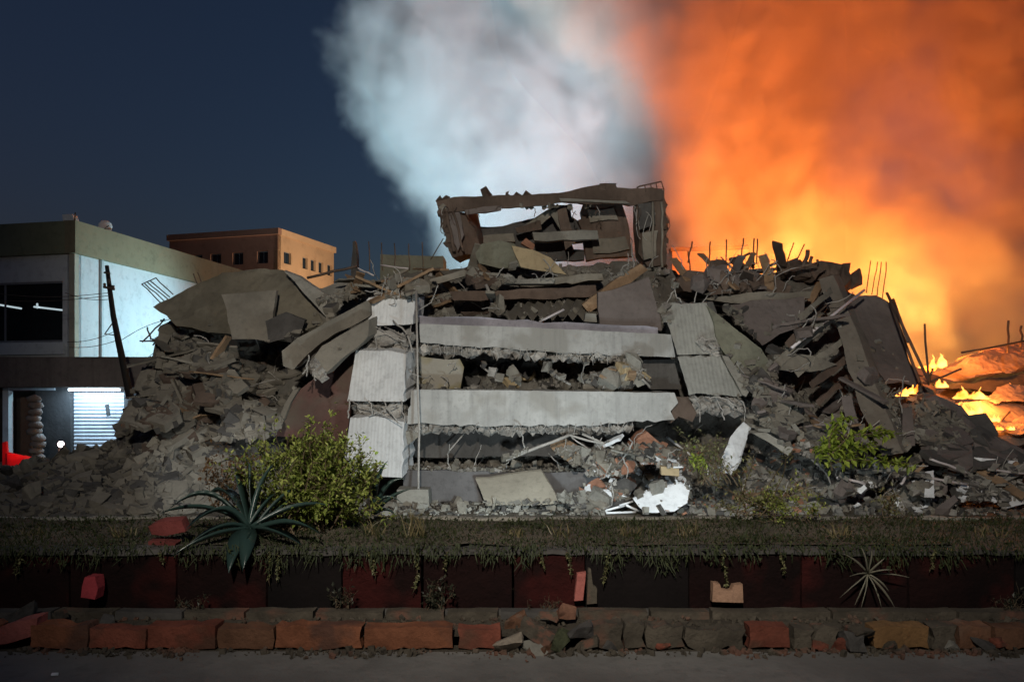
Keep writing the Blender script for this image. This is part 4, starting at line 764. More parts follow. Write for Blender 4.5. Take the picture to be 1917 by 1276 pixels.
# ------------------------------------------------------------------ fire lit ground and wreckage at the far right
FIREG = conc('ashy_concrete', (0.3, 0.24, 0.2), 0.3, 0.8, 0.5)
S('burning_slab', 'wide slab tipped towards the fire at the right edge, lit orange', 'slab', FIREG, [(1742, 700, 20), (1830, 660, 21), (1930, 634, 22), (1990, 640, 22), (1990, 700, 20), (1890, 706, 19.5), (1800, 722, 19)], (0, 0.5, -0.1), 0.06, 0.3, 0.06)
S('burning_slab', 'dark slab lying level between the fire lit slabs at the right edge', 'slab', DARK, [(1780, 726, 18.5), (1850, 708, 18.8), (1990, 690, 19), (1990, 716, 18.5), (1870, 734, 18.2)], (0, 0.5, 0.05), 0.06, 0.25, 0.04)
S('burning_slab', 'lowest fire lit slab sloping down at the right edge', 'slab', FIREG, [(1786, 752, 17), (1850, 746, 17.4), (1990, 770, 17.6), (1990, 800, 17), (1890, 838, 16), (1838, 800, 16.4)], (0, 0.3, -0.1), 0.06, 0.25, 0.04)
for a, b in (((1846, 830), (1890, 770)), ((1858, 836), (1900, 826)), ((1900, 840), (1935, 812)), ((1800, 660), (1960, 628)), ((1888, 600), (1886, 660)), ((1912, 610), (1910, 650))):
    tag(tube('scorched_bar', bent(P(*a, 16.6), P(*b, 16.8), 0.02, 4, 0.02), 0.025, STEEL), 'thin scorched bar sticking out of the fire lit wreckage at right', 'bar', 'scorched bars in the fire lit wreckage')
for i_, (x, y, d, w_, t_) in enumerate(((1850, 690, 19, 160, 'upper'), (1900, 745, 17.4, 130, 'middle'), (1830, 812, 16, 110, 'lower left'), (1925, 800, 16.4, 110, 'lower right'))):
    S('warped_sheet', f'{t_} warped roofing sheet crumpled over the burning ground at the right edge', 'roof sheet', FIREG, [(x - w_ / 2, y, d), (x - w_ / 4, y - 20, d + .4), (x + w_ / 3, y - 26, d + .5), (x + w_ / 2, y - 6, d + .1), (x + w_ / 4, y + 10, d - .3), (x - w_ / 4, y + 12, d - .3)], (0, 0.03, 0.02), 0.06, 0.14, 0.09)
pf = empty('far_parapet', P(1320, 490, 27.2), 'half built low block seen through the fire glow right of the rooftop room', 'building')
slab('wall', None, None, FIREG, [(1258, 468, 27.2), (1400, 464, 27.2), (1402, 560, 27.2), (1258, 560, 27.2)], (0, 2, 0), 0.02, 0.4, 0.02, parent=pf)
slab('roof_edge', None, None, BROWN, [(1256, 463, 27.1), (1402, 459, 27.1), (1402, 466, 27.1), (1256, 470, 27.1)], (0, 0.3, 0), 0.01, 0.4, 0.01, parent=pf)
# scorched ground carrying the burning wreckage
SV = []; SF = []; nx_, ny_ = 90, 60
for i in range(nx_ + 1):
    for j in range(ny_ + 1):
        x = 7.4 + 20 * i / nx_; d = 14.6 + 13 * j / ny_
        k = min(1, max(0, (x - 7.9 - 0.16 * (d - 15)) / 1.6)) * min(1, max(0, (27.2 - x) / 4)); k = k * k * (3 - 2 * k)
        h = (0.18 + 0.40 * (min(d, 21.5) - 15.2)) if d > 15.2 else 0.18 * (d - 14.6) / 0.6
        if d > 22.5: h *= max(0, 1 - (d - 22.5) / 5.0)
        h = max(0, h * k - 0.02) + (noise.noise(Vector((x * .8, d * .8, 3))) * 0.22 + noise.noise(Vector((x * 2.6, d * 2.6, 5))) * 0.1) * k * min(1, (d - 14.6) / 1.5)
        SV.append(Vector((x, d, max(h, -0.05))))
for i in range(nx_):
    for j in range(ny_):
        a = i * (ny_ + 1) + j; SF.append((a, a + ny_ + 1, a + ny_ + 2, a + 1))
me = bpy.data.meshes.new('scorched_ground'); me.from_pydata(SV, [], SF); tag(link('scorched_ground', me, FIREG), kind='structure')
SB = BVHTree.FromPolygons(SV, SF); bm = bmesh.new()
for _ in range(1500):
    x, d = random.uniform(8.4, 24), random.uniform(15, 25); h_ = SB.ray_cast(Vector((x, d, 9)), Vector((0, 0, -1)))[0]
    if h_ is None or h_.z < 0.1: continue
    s_ = 0.03 + 0.34 * random.random() ** 2.5
    box_bm(bm, h_ + Vector((0, 0, s_ * .1)), (s_ * random.uniform(.6, 1.8), s_, s_ * random.uniform(.2, .6)), Euler([random.uniform(-.6, .6), random.uniform(-.6, .6), random.uniform(0, 6)]), s_ * 0.15)
tag(from_bm('scorched_rubble', bm, FIREG), 'scorched rubble strewn over the burning ground at the right edge', kind='stuff')
# flames: closed licking tongues that give off light
FL = bpy.data.materials.new('flame'); FL.use_nodes = True; t = FL.node_tree; t.nodes.clear()
em = t.nodes.new('ShaderNodeEmission'); ou = t.nodes.new('ShaderNodeOutputMaterial'); tc = t.nodes.new('ShaderNodeTexCoord'); nz = t.nodes.new('ShaderNodeTexNoise'); cr = t.nodes.new('ShaderNodeValToRGB')
nz.inputs['Scale'].default_value = 3.0; t.links.new(tc.outputs['Object'], nz.inputs['Vector']); t.links.new(nz.outputs['Fac'], cr.inputs['Fac'])
cr.color_ramp.elements[0].position = 0.35; cr.color_ramp.elements[0].color = (1, 0.16, 0.01, 1); cr.color_ramp.elements[1].position = 0.62; cr.color_ramp.elements[1].color = (1, 0.5, 0.1, 1)
t.links.new(cr.outputs[0], em.inputs['Color']); em.inputs['Strength'].default_value = 4.0
lw = t.nodes.new('ShaderNodeLayerWeight'); lw.inputs['Blend'].default_value = 0.5; mr_ = t.nodes.new('ShaderNodeMapRange'); mr_.inputs[1].default_value = 0.15; mr_.inputs[2].default_value = 0.85; mr_.inputs[3].default_value = 0.25; mr_.inputs[4].default_value = 1.0
tp_ = t.nodes.new('ShaderNodeBsdfTransparent'); mx_ = t.nodes.new('ShaderNodeMixShader'); t.links.new(lw.outputs['Facing'], mr_.inputs[0]); t.links.new(mr_.outputs[0], mx_.inputs[0]); t.links.new(em.outputs[0], mx_.inputs[1]); t.links.new(tp_.outputs[0], mx_.inputs[2]); t.links.new(mx_.outputs[0], ou.inputs['Surface'])
def flame(px, py, d, w_, h_, label, lean=0.0):
    p = P(px, py, d); bm = bmesh.new()
    for k_ in range(9):
        b2_ = bmesh.new(); bmesh.ops.create_icosphere(b2_, subdivisions=2, radius=1); ww = w_ * random.uniform(0.14, 0.3); hh = h_ * random.uniform(0.2, 0.95); ox = random.uniform(-0.5, 0.5) * w_; oy = random.uniform(-.1, .1)
        for v in b2_.verts:
            k = (v.co.z + 1) / 2; tp = math.sin(min(1, k * 1.25 + 0.15) * math.pi) ** 0.8 * (1 - k * 0.6) + 0.05
            sw = noise.noise(Vector((px + k_ * 3, k * 2.2, 1))) * 0.35 * h_ * k
            v.co += noise.noise_vector(v.co * 1.7 + Vector((px, k_, py))) * 0.5; k = max(0, (v.co.z + 1) / 2)
            v.co = Vector((v.co.x * ww * tp + ox + sw + lean * k * hh, v.co.y * ww * tp + oy, k * hh))
        me_ = bpy.data.meshes.new('tongue'); b2_.to_mesh(me_); b2_.free(); bm.from_mesh(me_); bpy.data.meshes.remove(me_)
    bmesh.ops.translate(bm, verts=bm.verts, vec=p)
    return tag(from_bm('flame', bm, FL, None, p, True), label, 'flame', 'flames in the wreckage')
flame(1700, 738, 14.4, 0.36, 0.22, 'small flame burning on the rubble beside the leaning beam', 0.5)
flame(1690, 742, 14.3, 0.2, 0.1, 'tiny flame left of the one beside the leaning beam')
flame(1808, 778, 16.6, 0.55, 0.4, 'bright flame on the lowest fire lit slab', 0.2)
flame(1798, 796, 16.4, 0.25, 0.16, 'smaller flame below the bright one on the lowest fire lit slab')
flame(1880, 805, 16.0, 0.3, 0.14, 'flame lowest at the right edge on the fire lit slab')
flame(1896, 728, 18.4, 0.35, 0.18, 'flame on the dark slab at the right edge')
flame(1816, 748, 17.2, 0.7, 0.35, 'wide low flame above the bright flame on the lowest fire lit slab')
flame(1850, 790, 16.2, 0.4, 0.2, 'flame right of the bright flame on the lowest fire lit slab')
flame(1756, 726, 17.5, 0.4, 0.3, 'flame at the left end of the dark burning slab')
flame(1746, 690, 18.5, 0.5, 0.45, 'flame at the foot of the glow behind the edge rods')

# ------------------------------------------------------------------ left building
def wall_grid(name, O, U, W, z0, z1, holes, mat, parent, th=0.25, nv=None):
    """wall from O along unit U, holes = (u0,u1,z0,z1); nv = inward direction"""
    us = sorted({0, W, *[h[0] for h in holes], *[h[1] for h in holes]}); zs = sorted({z0, z1, *[h[2] for h in holes], *[h[3] for h in holes]})
    bm = bmesh.new()
    pt = lambda u, z, k: Vector((O[0] + U.x * u + nv.x * k, O[1] + U.y * u + nv.y * k, z))
    solid = lambda i, j: 0 <= i < len(us) - 1 and 0 <= j < len(zs) - 1 and not any(h[0] <= us[i] and us[i + 1] <= h[1] and h[2] <= zs[j] and zs[j + 1] <= h[3] for h in holes)
    for i in range(len(us) - 1):
        for j in range(len(zs) - 1):
            if not solid(i, j): continue
            a, b, c, d = us[i], us[i + 1], zs[j], zs[j + 1]
            for k in (0, th): bm.faces.new([bm.verts.new(pt(*q, k)) for q in ((a, c), (b, c), (b, d), (a, d))])
            for (di, dj, q) in ((-1, 0, ((a, c), (a, d))), (1, 0, ((b, c), (b, d))), (0, -1, ((a, c), (b, c))), (0, 1, ((a, d), (b, d)))):
                if not solid(i + di, j + dj): bm.faces.new([bm.verts.new(v) for v in (pt(*q[0], 0), pt(*q[1], 0), pt(*q[1], th), pt(*q[0], th))])
    bmesh.ops.remove_doubles(bm, verts=bm.verts, dist=1e-4); bmesh.ops.recalc_face_normals(bm, faces=bm.faces)
    return from_bm(name, bm, mat, parent)
def obox(name, O, U, NV, u0, u1, k0, k1, z0, z1, mat, parent):
    bm = bmesh.new(); vs = [bm.verts.new(Vector((O[0] + U.x * u + NV.x * k, O[1] + U.y * u + NV.y * k, z))) for u in (u0, u1) for k in (k0, k1) for z in (z0, z1)]
    for q in ((0, 1, 3, 2), (4, 6, 7, 5), (0, 4, 5, 1), (2, 3, 7, 6), (0, 2, 6, 4), (1, 5, 7, 3)): bm.faces.new([vs[i] for i in q])
    bmesh.ops.recalc_face_normals(bm, faces=bm.faces); return from_bm(name, bm, mat, parent)
WW = conc('white_wall_paint', (0.66, 0.7, 0.72), 0.03, 0.5, 0.08, streak=0.08)
BEI = conc('beige_fascia_paint', (0.27, 0.235, 0.15), 0.08, 0.5, 0.12, streak=0.1)
OLV = conc('olive_fascia_paint', (0.24, 0.25, 0.16), 0.1, 0.5, 0.12, streak=0.1)
GLASS = plain('dark_window_glass', (0.012, 0.016, 0.022), 0.08)
SGL = bpy.data.materials.new('see_through_glass'); SGL.use_nodes = True; t_ = SGL.node_tree; b_ = t_.nodes['Principled BSDF']; b_.inputs['Base Color'].default_value = (0.02, 0.03, 0.04, 1); b_.inputs['Roughness'].default_value = 0.06
tr_ = t_.nodes.new('ShaderNodeBsdfTransparent'); ms_ = t_.nodes.new('ShaderNodeMixShader'); ms_.inputs[0].default_value = 0.6; t_.links.new(b_.outputs[0], ms_.inputs[1]); t_.links.new(tr_.outputs[0], ms_.inputs[2]); t_.links.new(ms_.outputs[0], t_.nodes['Material Output'].inputs['Surface'])
FRAME = plain('grey_window_frame', (0.25, 0.26, 0.28), 0.5)
C0 = P(140, 670, 22); O0 = (C0.x, C0.y)
u1 = Vector((0.2, 1, 0)).normalized(); u2 = Vector((-1, 0.2, 0)).normalized()
lbd = empty('white_building', (O0[0], O0[1], 0), 'two storey white building with a beige roof fascia at the left edge', 'building')
ZT, ZF, ZB, ZC = 7.17, 6.21, 3.11, 2.24
wall_grid('side_wall', O0, u1, 8.6, ZB, ZF, [], WW, lbd, 0.25, u2)
wall_grid('front_wall', O0, u2, 9.0, ZB, ZF, [(0.42, 4.6, 3.6, 5.42), (5.2, 8.6, 3.6, 5.42)], WW, lbd, 0.25, u1)
obox('corner_pillar', O0, u2, u1, -0.05, 0.14, -0.06, 0.1, ZB, ZF - 0.002, conc('beige_pillar', (0.5, 0.47, 0.38), 0.08, 0.6, 0.1), lbd)
obox('fascia', O0, u1, u2, -0.16, 8.8, -0.16, 0.2, ZF, ZT, BEI, lbd)
obox('fascia', O0, u2, u1, 0.2, 9.2, -0.16, 0.2, ZF, ZT - 0.003, OLV, lbd)
obox('roof', O0, u2, u1, 0.2, 9.2, 0.2, 8.6, ZT - 0.4, ZT - 0.2, MID, lbd)
obox('floor_slab', O0, u2, u1, 0.26, 9.2, 0.26, 8.6, ZB - 0.2, ZB, MID, lbd)
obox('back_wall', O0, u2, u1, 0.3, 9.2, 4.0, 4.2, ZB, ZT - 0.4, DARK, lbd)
obox('sill', O0, u2, u1, 0.3, 9.2, -0.1, 0.0, ZB + 0.12, 3.56, WW, lbd)
wn = obox('window', O0, u2, u1, 0.42, 4.6, 0.08, 0.1, 3.6, 5.42, SGL, lbd)
for u in (0.44, 2.5, 4.56): obox('mullion', O0, u2, u1, u - 0.03, u + 0.03, 0.05, 0.07, 3.6, 5.42, FRAME, wn)
for z in (3.63, 5.39): obox('rail', O0, u2, u1, 0.45, 4.55, 0.02, 0.045, z - 0.03, z + 0.03, FRAME, wn)
obox('drainpipe', O0, u1, u2, 1.0, 1.08, -0.08, -0.01, ZB, ZF, plain('white_pipe', (0.55, 0.6, 0.62), 0.5), lbd)
for i_, (a_, b_, z_) in enumerate(((130, 60, 4.9), (70, 66, 5.0), (40, -10, 4.98))):
    x0_, x1_ = P(a_, 500, 24.5).x, P(b_, 500, 24.5).x
    tube('reflection_streak', [(x0_, 24.5, z_ - 0.1), (x1_, 24.6, z_ + 0.05)], 0.03, plain('glowing_reflection_streak', (0.9, 0.95, 1), 0.5, emit=(0.75, 0.92, 1.0), es=1.6), lbd, 6)  # glowing rods imitate bright reflection lines in the window
# ground floor: canopy band, wall with a doorway and a shop front with a roller shutter
OG = (P(300, 700, 21.2).x, 21.2); ug = Vector((-1, 0.0, 0)); ng = Vector((0, 1, 0))
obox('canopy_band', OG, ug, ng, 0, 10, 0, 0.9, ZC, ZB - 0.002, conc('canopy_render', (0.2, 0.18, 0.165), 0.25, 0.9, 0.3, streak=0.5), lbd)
gx = lambda px, d: OG[0] - (px - CX) / F * d
a0, a1 = gx(232, 21.7), gx(132, 21.7)
d0, d1 = gx(66, 21.7), gx(-30, 21.7)
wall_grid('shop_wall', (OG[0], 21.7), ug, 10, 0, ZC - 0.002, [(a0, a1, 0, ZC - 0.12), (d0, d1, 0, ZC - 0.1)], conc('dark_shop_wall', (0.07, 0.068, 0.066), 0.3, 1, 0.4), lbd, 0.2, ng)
SH = plain('pale_shutter_metal', (0.72, 0.76, 0.8), 0.45, 0.0)
sh = obox('roller_shutter', (OG[0], 21.83), ug, ng, a0, a1, 0.03, 0.05, 0, ZC - 0.14, plain('shutter_backing', (0.2, 0.22, 0.26), 0.5), lbd)
for i in range(19):
    z = 0.03 + i * 0.109
    bm = bmesh.new(); x0, x1 = OG[0] - a1 + 0.02, OG[0] - a0 - 0.02
    pr = [(0.0, 0.0), (-0.022, 0.03), (-0.022, 0.062), (0.0, 0.09)]
    A = [bm.verts.new((x0, 21.855 + y, z + q)) for y, q in pr]; B = [bm.verts.new((x1, 21.855 + y, z + q)) for y, q in pr]
    for k in range(3): bm.faces.new((A[k], B[k], B[k + 1], A[k + 1]))
    bm.faces.new(A[::-1]); bm.faces.new(B); bm.faces.new((A[0], A[3], B[3], B[0])); bmesh.ops.recalc_face_normals(bm, faces=bm.faces)
    from_bm('slat', bm, SH, sh)
tag(obox('tube_lamp', (OG[0], 21.5), ug, ng, a0 + 0.04, a1 - 0.04, 0.02, 0.07, ZC - 0.1, ZC - 0.04, plain('lit_tube', (0.9, 0.95, 1), 0.5, emit=(0.8, 0.93, 1.0), es=9.0), None), 'lit white tube lamp above the roller shutter', 'lamp')
lamp('shop_lamp', 'AREA', (OG[0] - (a0 + a1) / 2, 21.2, ZC - 0.08), 45, (0.5, 0.75, 1.0), (OG[0] - (a0 + a1) / 2, 21.8, 0.9), shape='RECTANGLE', size=1.5, size_y=0.05)
tag(slab('dark_sticker', None, None, DARK, [(196, 757, 21.6), (203, 756, 21.6), (206, 778, 21.6), (199, 779, 21.6)], (0, 0.03, 0), 0.01, 0.1, 0.002), 'small dark object hanging in front of the roller shutter', 'fitting')
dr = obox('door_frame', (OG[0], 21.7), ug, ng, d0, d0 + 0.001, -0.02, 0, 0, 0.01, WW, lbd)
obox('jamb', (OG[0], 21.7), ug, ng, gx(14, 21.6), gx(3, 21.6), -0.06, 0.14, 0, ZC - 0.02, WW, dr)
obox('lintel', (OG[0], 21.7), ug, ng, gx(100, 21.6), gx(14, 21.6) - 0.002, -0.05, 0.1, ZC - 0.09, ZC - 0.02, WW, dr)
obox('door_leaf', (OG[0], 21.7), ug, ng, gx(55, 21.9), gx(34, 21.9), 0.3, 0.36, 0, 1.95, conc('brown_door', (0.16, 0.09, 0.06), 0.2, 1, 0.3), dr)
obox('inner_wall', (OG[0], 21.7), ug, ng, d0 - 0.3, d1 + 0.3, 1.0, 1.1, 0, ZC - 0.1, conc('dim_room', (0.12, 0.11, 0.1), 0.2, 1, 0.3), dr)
sk = empty('sack_stack', P(66, 860, 20.6), 'leaning stack of pale sacks beside the doorway at the far left', 'sacks')
for i in range(11):
    bm = bmesh.new(); bmesh.ops.create_icosphere(bm, subdivisions=2, radius=1)
    for v in bm.verts: v.co = Vector((v.co.x * 0.2, v.co.y * 0.17, v.co.z * 0.11)) + noise.noise_vector(v.co * 1.4 + Vector((i, 0, 0))) * 0.05
    p = P(72 - i * 1.0 + random.uniform(-5, 5), 868 - i * 12.2, 20.6); bmesh.ops.translate(bm, verts=bm.verts, vec=p)
    from_bm('sack', bm, conc('pale_sack', (0.3, 0.28, 0.25), 0.2, 2, 0.4), sk, p, True)
bar_ = empty('red_barrier', P(40, 868, 17.5), 'red plastic barrier lying by the doorway at the left edge', 'barrier')
REDP = plain('red_plastic', (0.62, 0.03, 0.035), 0.45)
for px in ([(12, 846, 17.4), (40, 852, 17.4), (68, 856, 17.3), (80, 862, 17.3), (70, 870, 17.3), (14, 872, 17.3)], [(4, 828, 17.5), (11, 826, 17.5), (16, 870, 17.4), (4, 872, 17.4)]):
    slab('barrier_panel', None, None, REDP, px, (0, 0.06, 0), 0.01, 0.12, 0.008, parent=bar_)
lamp('red_fill_glow', 'POINT', P(22, 838, 17.2), 4, (1, 0.06, 0.05), shadow_soft_size=0.05)  # added red point light for the soft glow round the barrier
hl = empty('motorcycle_lamp', P(114, 845, 17.6), 'small dark lamp head shining white in front of the shop wall', 'lamp')
bm = bmesh.new(); bmesh.ops.create_uvsphere(bm, u_segments=16, v_segments=10, radius=0.1); bmesh.ops.scale(bm, verts=bm.verts, vec=(1, 0.7, 1)); bmesh.ops.translate(bm, verts=bm.verts, vec=P(114, 831, 17.7)); from_bm('housing', bm, plain('dark_red_metal', (0.1, 0.02, 0.025), 0.4), hl, None, True)
bm = bmesh.new(); bmesh.ops.create_uvsphere(bm, u_segments=16, v_segments=10, radius=0.075); bmesh.ops.scale(bm, verts=bm.verts, vec=(1, 0.5, 1)); bmesh.ops.translate(bm, verts=bm.verts, vec=P(114, 831, 17.62)); from_bm('lens', bm, plain('lit_lens', (1, 0.95, 0.95), 0.3, emit=(1, 0.9, 0.92), es=9), hl, None, True)
tube('stand', [P(112, 836, 17.7), P(108, 872, 17.7)], 0.03, STEEL, hl); tube('stand', [P(118, 836, 17.7), P(126, 872, 17.8)], 0.02, STEEL, hl)
# things on the roof
ac = empty('roof_unit', P(128, 412, 22.4), 'small pale unit standing on the corner of the white building roof', 'roof unit')
slab('casing', None, None, WHITE, [(116, 402, 22.4), (134, 401, 22.4), (138, 412, 22.4), (118, 413, 22.4)], (0, 0.3, 0), 0.02, 0.1, 0.01, parent=ac)
tube('mast', [P(139, 416, 22.4), P(141, 398, 22.4)], 0.02, STEEL, ac, 5)
ds = empty('satellite_dish', P(197, 432, 23.4), 'small white dish on the roof edge of the white building', 'dish')
bm = bmesh.new(); bmesh.ops.create_uvsphere(bm, u_segments=20, v_segments=10, radius=0.2)
for v in bm.verts: v.co = Vector((v.co.x, v.co.z * 0.22 + v.co.y * 0.03, v.co.y))
bmesh.ops.rotate(bm, verts=bm.verts, matrix=Matrix.Rotation(R(25), 3, 'Z')); bmesh.ops.translate(bm, verts=bm.verts, vec=P(197, 424, 23.4)); from_bm('reflector', bm, WHITE, ds, None, True)
tube('mast', [P(197, 426, 23.5), P(200, 440, 23.5)], 0.025, STEEL, ds, 5); tube('feed_arm', [P(193, 430, 23.4), P(204, 422, 23.0)], 0.015, STEEL, ds, 5)
# utility pole
up = empty('utility_pole', P(236, 740, 19.5), 'leaning dark utility pole with sagging wires in front of the white wall', 'pole')
tube('pole', [P(200, 497, 20), P(206, 545, 20), P(212, 590, 19.9), P(222, 640, 19.7), P(233, 690, 19.6), P(244, 745, 19.5)], 0.05, plain('dark_pole', (0.012, 0.012, 0.012), 0.8), up, 8, 0.1)
tube('crossarm', [P(194, 537, 19.9), P(214, 541, 19.9)], 0.035, STEEL, up, 5); tube('crossarm', [P(195, 510, 19.9), P(206, 512, 19.9)], 0.03, STEEL, up, 5)
for x, y in ((196, 530), (212, 534), (204, 522)): tube('insulator', [P(x, y, 19.85), P(x, y + 9, 19.85)], 0.035, STEEL, up, 6)
tube('guy_bracket', [P(214, 600, 19.8), P(196, 625, 19.8), P(222, 628, 19.7)], 0.02, STEEL, up, 5)
for a, b, s in (((-40, 545), (204, 548), 9), ((-40, 560), (206, 553), 7), ((126, 640), (215, 620), 6), ((206, 560), (122, 548), 6), ((222, 640), (330, 595), -8), ((232, 690), (300, 650), 6), ((222, 636), (130, 650), 5)):
    pts = [P(a[0] + (b[0] - a[0]) * k / 8, a[1] + (b[1] - a[1]) * k / 8 + s * math.sin(math.pi * k / 8), 19.9) for k in range(9)]
    tube('wire', pts, 0.008, STEEL, up, 4)
sb = empty('bent_stake', P(265, 640, 16.2), 'thin bent stakes caught at the left edge of the ruin before the white wall', 'scrap')
for a, b in (((308, 596), (266, 640)), ((262, 638), (300, 640)), ((276, 612), (282, 636)), ((300, 600), (310, 600)), ((286, 646), (300, 632))): tube('stake', bent(P(*a, 16.0), P(*b, 16.0), 0.04, 4, 0.02), 0.018, STEEL, sb, 5)
# ------------------------------------------------------------------ far orange building and other far walls
OR_LIT = conc('lit_orange_far_wall', (0.42, 0.27, 0.17), 0.12, 0.12, 0.1); OR_SHADE = conc('shaded_orange_far_wall', (0.26, 0.14, 0.105), 0.15, 0.12, 0.1)  # one wall in two tones: lit right face, shaded left face
F0 = P(520, 427, 60); OF = (F0.x, F0.y); d2 = P(625, 463, 67.8); d1_ = P(317, 440, 62.6)
uR = Vector((d2.x - F0.x, d2.y - F0.y, 0)); WR = uR.length; uR.normalize(); uL = Vector((d1_.x - F0.x, d1_.y - F0.y, 0)); WL = uL.length; uL.normalize()
fb = empty('orange_building', (OF[0], OF[1], 0), 'distant four storey orange building with small square windows', 'building')
zt = F0.z
def far_wall(U, NV, W, wins, mat):
    wall_grid('wall', OF, U, W, 0, zt - 0.5, wins, mat, fb, 0.4, NV)
    for a in wins:
        f = obox('window', OF, U, NV, a[0] - 0.06, a[1] + 0.06, 0.2, 0.28, a[2] - 0.06, a[3] + 0.06, FRAME, fb)
        obox('pane', OF, U, NV, a[0] + 0.06, (a[0] + a[1]) / 2 - 0.03, 0.16, 0.19, a[2] + 0.06, a[3] - 0.06, GLASS, f); obox('pane', OF, U, NV, (a[0] + a[1]) / 2 + 0.03, a[1] - 0.06, 0.16, 0.19, a[2] + 0.06, a[3] - 0.06, GLASS, f)
wl = []
for r_ in range(4):
    z = zt - 2.3 - r_ * 3.1
    for (c, wd) in ((0.9, 1.0), (3.2, 1.0), (5.3, 1.0), (7.1, 1.5)): wl.append((c, c + wd, z - 0.5, z + 0.5))
far_wall(uL, uR, WL, wl, OR_SHADE)
wr = []
for r_ in range(4):
    z = zt - 2.2 - r_ * 2.6
    for c in (0.8, 3.4, 4.6, 5.8, 7.2): 
        if c + 0.7 < WR: wr.append((c, c + (1.0 if c < 1 else 0.75), z - 0.5, z + 0.5))
far_wall(uR, uL, WR, wr, OR_LIT)
obox('parapet', OF, uL, uR, -0.15, WL + 0.15, -0.15, 0.3, zt - 0.498, zt, OR_SHADE, fb); obox('parapet', OF, uR, uL, 0.302, WR + 0.15, -0.15, 0.3, zt - 0.498, zt + 0.01, OR_LIT, fb)
obox('roof', OF, uR, uL, 0.35, WR, 0.35, WL, zt - 0.8, zt - 0.55, DARK, fb)
gw = S('far_wall', 'dim olive wall of a far block on the skyline between the rebars and the rooftop room', 'wall', GREENC, [(712, 476, 20.3), (830, 479, 20.3), (830, 560, 20.3), (712, 560, 20.3)], (0, 1, 0), 0.01, 0.8, 0.01)
for x, w_ in ((664, 8),):
    S('far_post', 'dark slim post on the skyline right of the orange building', 'post', DARK, [(660, 452, 20), (664, 450, 20), (668, 480, 20), (670, 540, 20), (656, 540, 20)], (0, 0.3, 0), 0.01, 0.4, 0.01)
# ------------------------------------------------------------------ plants
BUSHL = leafm('bush_leaf', (0.13, 0.19, 0.025), (0.38, 0.42, 0.11), 0.3)
SHRUB = leafm('shrub_leaf', (0.10, 0.11, 0.04), (0.26, 0.25, 0.12), 0.25)
BRIGHT = leafm('bright_leaf', (0.18, 0.25, 0.03), (0.36, 0.42, 0.07), 0.3)
DRY = leafm('dry_leaf', (0.1, 0.05, 0.02), (0.16, 0.09, 0.04), 0.2)
GRS = leafm('grass_blade', (0.014, 0.025, 0.005), (0.045, 0.055, 0.014), 0.15, 0.7)
AGV = leafm('agave_leaf', (0.022, 0.045, 0.04), (0.055, 0.1, 0.088), 0.15, 0.3)
STEM = plain('plant_stem', (0.12, 0.085, 0.05), 0.8)
def leaf(V, Fc, p, dr, s, wd=0.4):
    dr = dr.normalized(); sd = dr.cross(Vector((random.uniform(-.4, .4), random.uniform(-.4, .4), 1))).normalized() * s * wd * 0.5; up = sd.cross(dr).normalized() * s * 0.08
    b = len(V); V += [p, p + dr * s * 0.45 + sd + up, p + dr * s - up, p + dr * s * 0.45 - sd + up]
    Fc += [(b, b + 1, b + 2), (b, b + 2, b + 3)]
def rv(): return Vector((random.gauss(0, 1), random.gauss(0, 1), random.gauss(0, 1)))
def mesh_of(name, V, Fc, mat, parent=None):
    o0 = wloc(parent) if parent else Vector()
    me = bpy.data.meshes.new(name); me.from_pydata([v - o0 for v in V], [], Fc)
    o = link(name, me, mat)
    if parent: o.parent = parent
    return o
def shrub(name, label, cat, base, tips, nleaf, ls, mat, spread=0.1, stem_r=0.008, group=None, wd=0.5, sub=3):
    """stems grow from base to each tip with side twigs; leaves sit round the twigs"""
    r_ = empty(name, base, label, cat, group)
    bm = bmesh.new(); V = []; Fc = []
    tw = []
    for tp in tips:
        b = base + Vector((random.uniform(-1, 1), random.uniform(-1, 1), 0)) * spread
        pts = bent(b, tp, 0.12, 6, 0.02); tube_bm(bm, pts, stem_r, 4, stem_r * 0.3); L = (tp - b).length
        tw += [pts[2:]]
        for _ in range(sub):
            s = pts[random.randint(2, 5)]; e = s + (rv() * 0.22 + Vector((0, 0, 0.1))) * L * 0.8
            q = bent(s, e, 0.1, 3, 0.01); tube_bm(bm, q, stem_r * 0.5, 3, stem_r * 0.2); tw.append(q)
    for i in range(nleaf):
        q = random.choice(tw); k = random.randint(0, len(q) - 2); p = q[k].lerp(q[k + 1], random.random())
        d = rv() + (q[k + 1] - q[k]).normalized() * 0.8
        leaf(V, Fc, p + rv() * ls * 0.4, d, ls * random.uniform(0.6, 1.3), wd)
    from_bm('stems', bm, STEM, r_)
    mesh_of('foliage', V, Fc, mat, r_)
    return r_
random.seed(21)
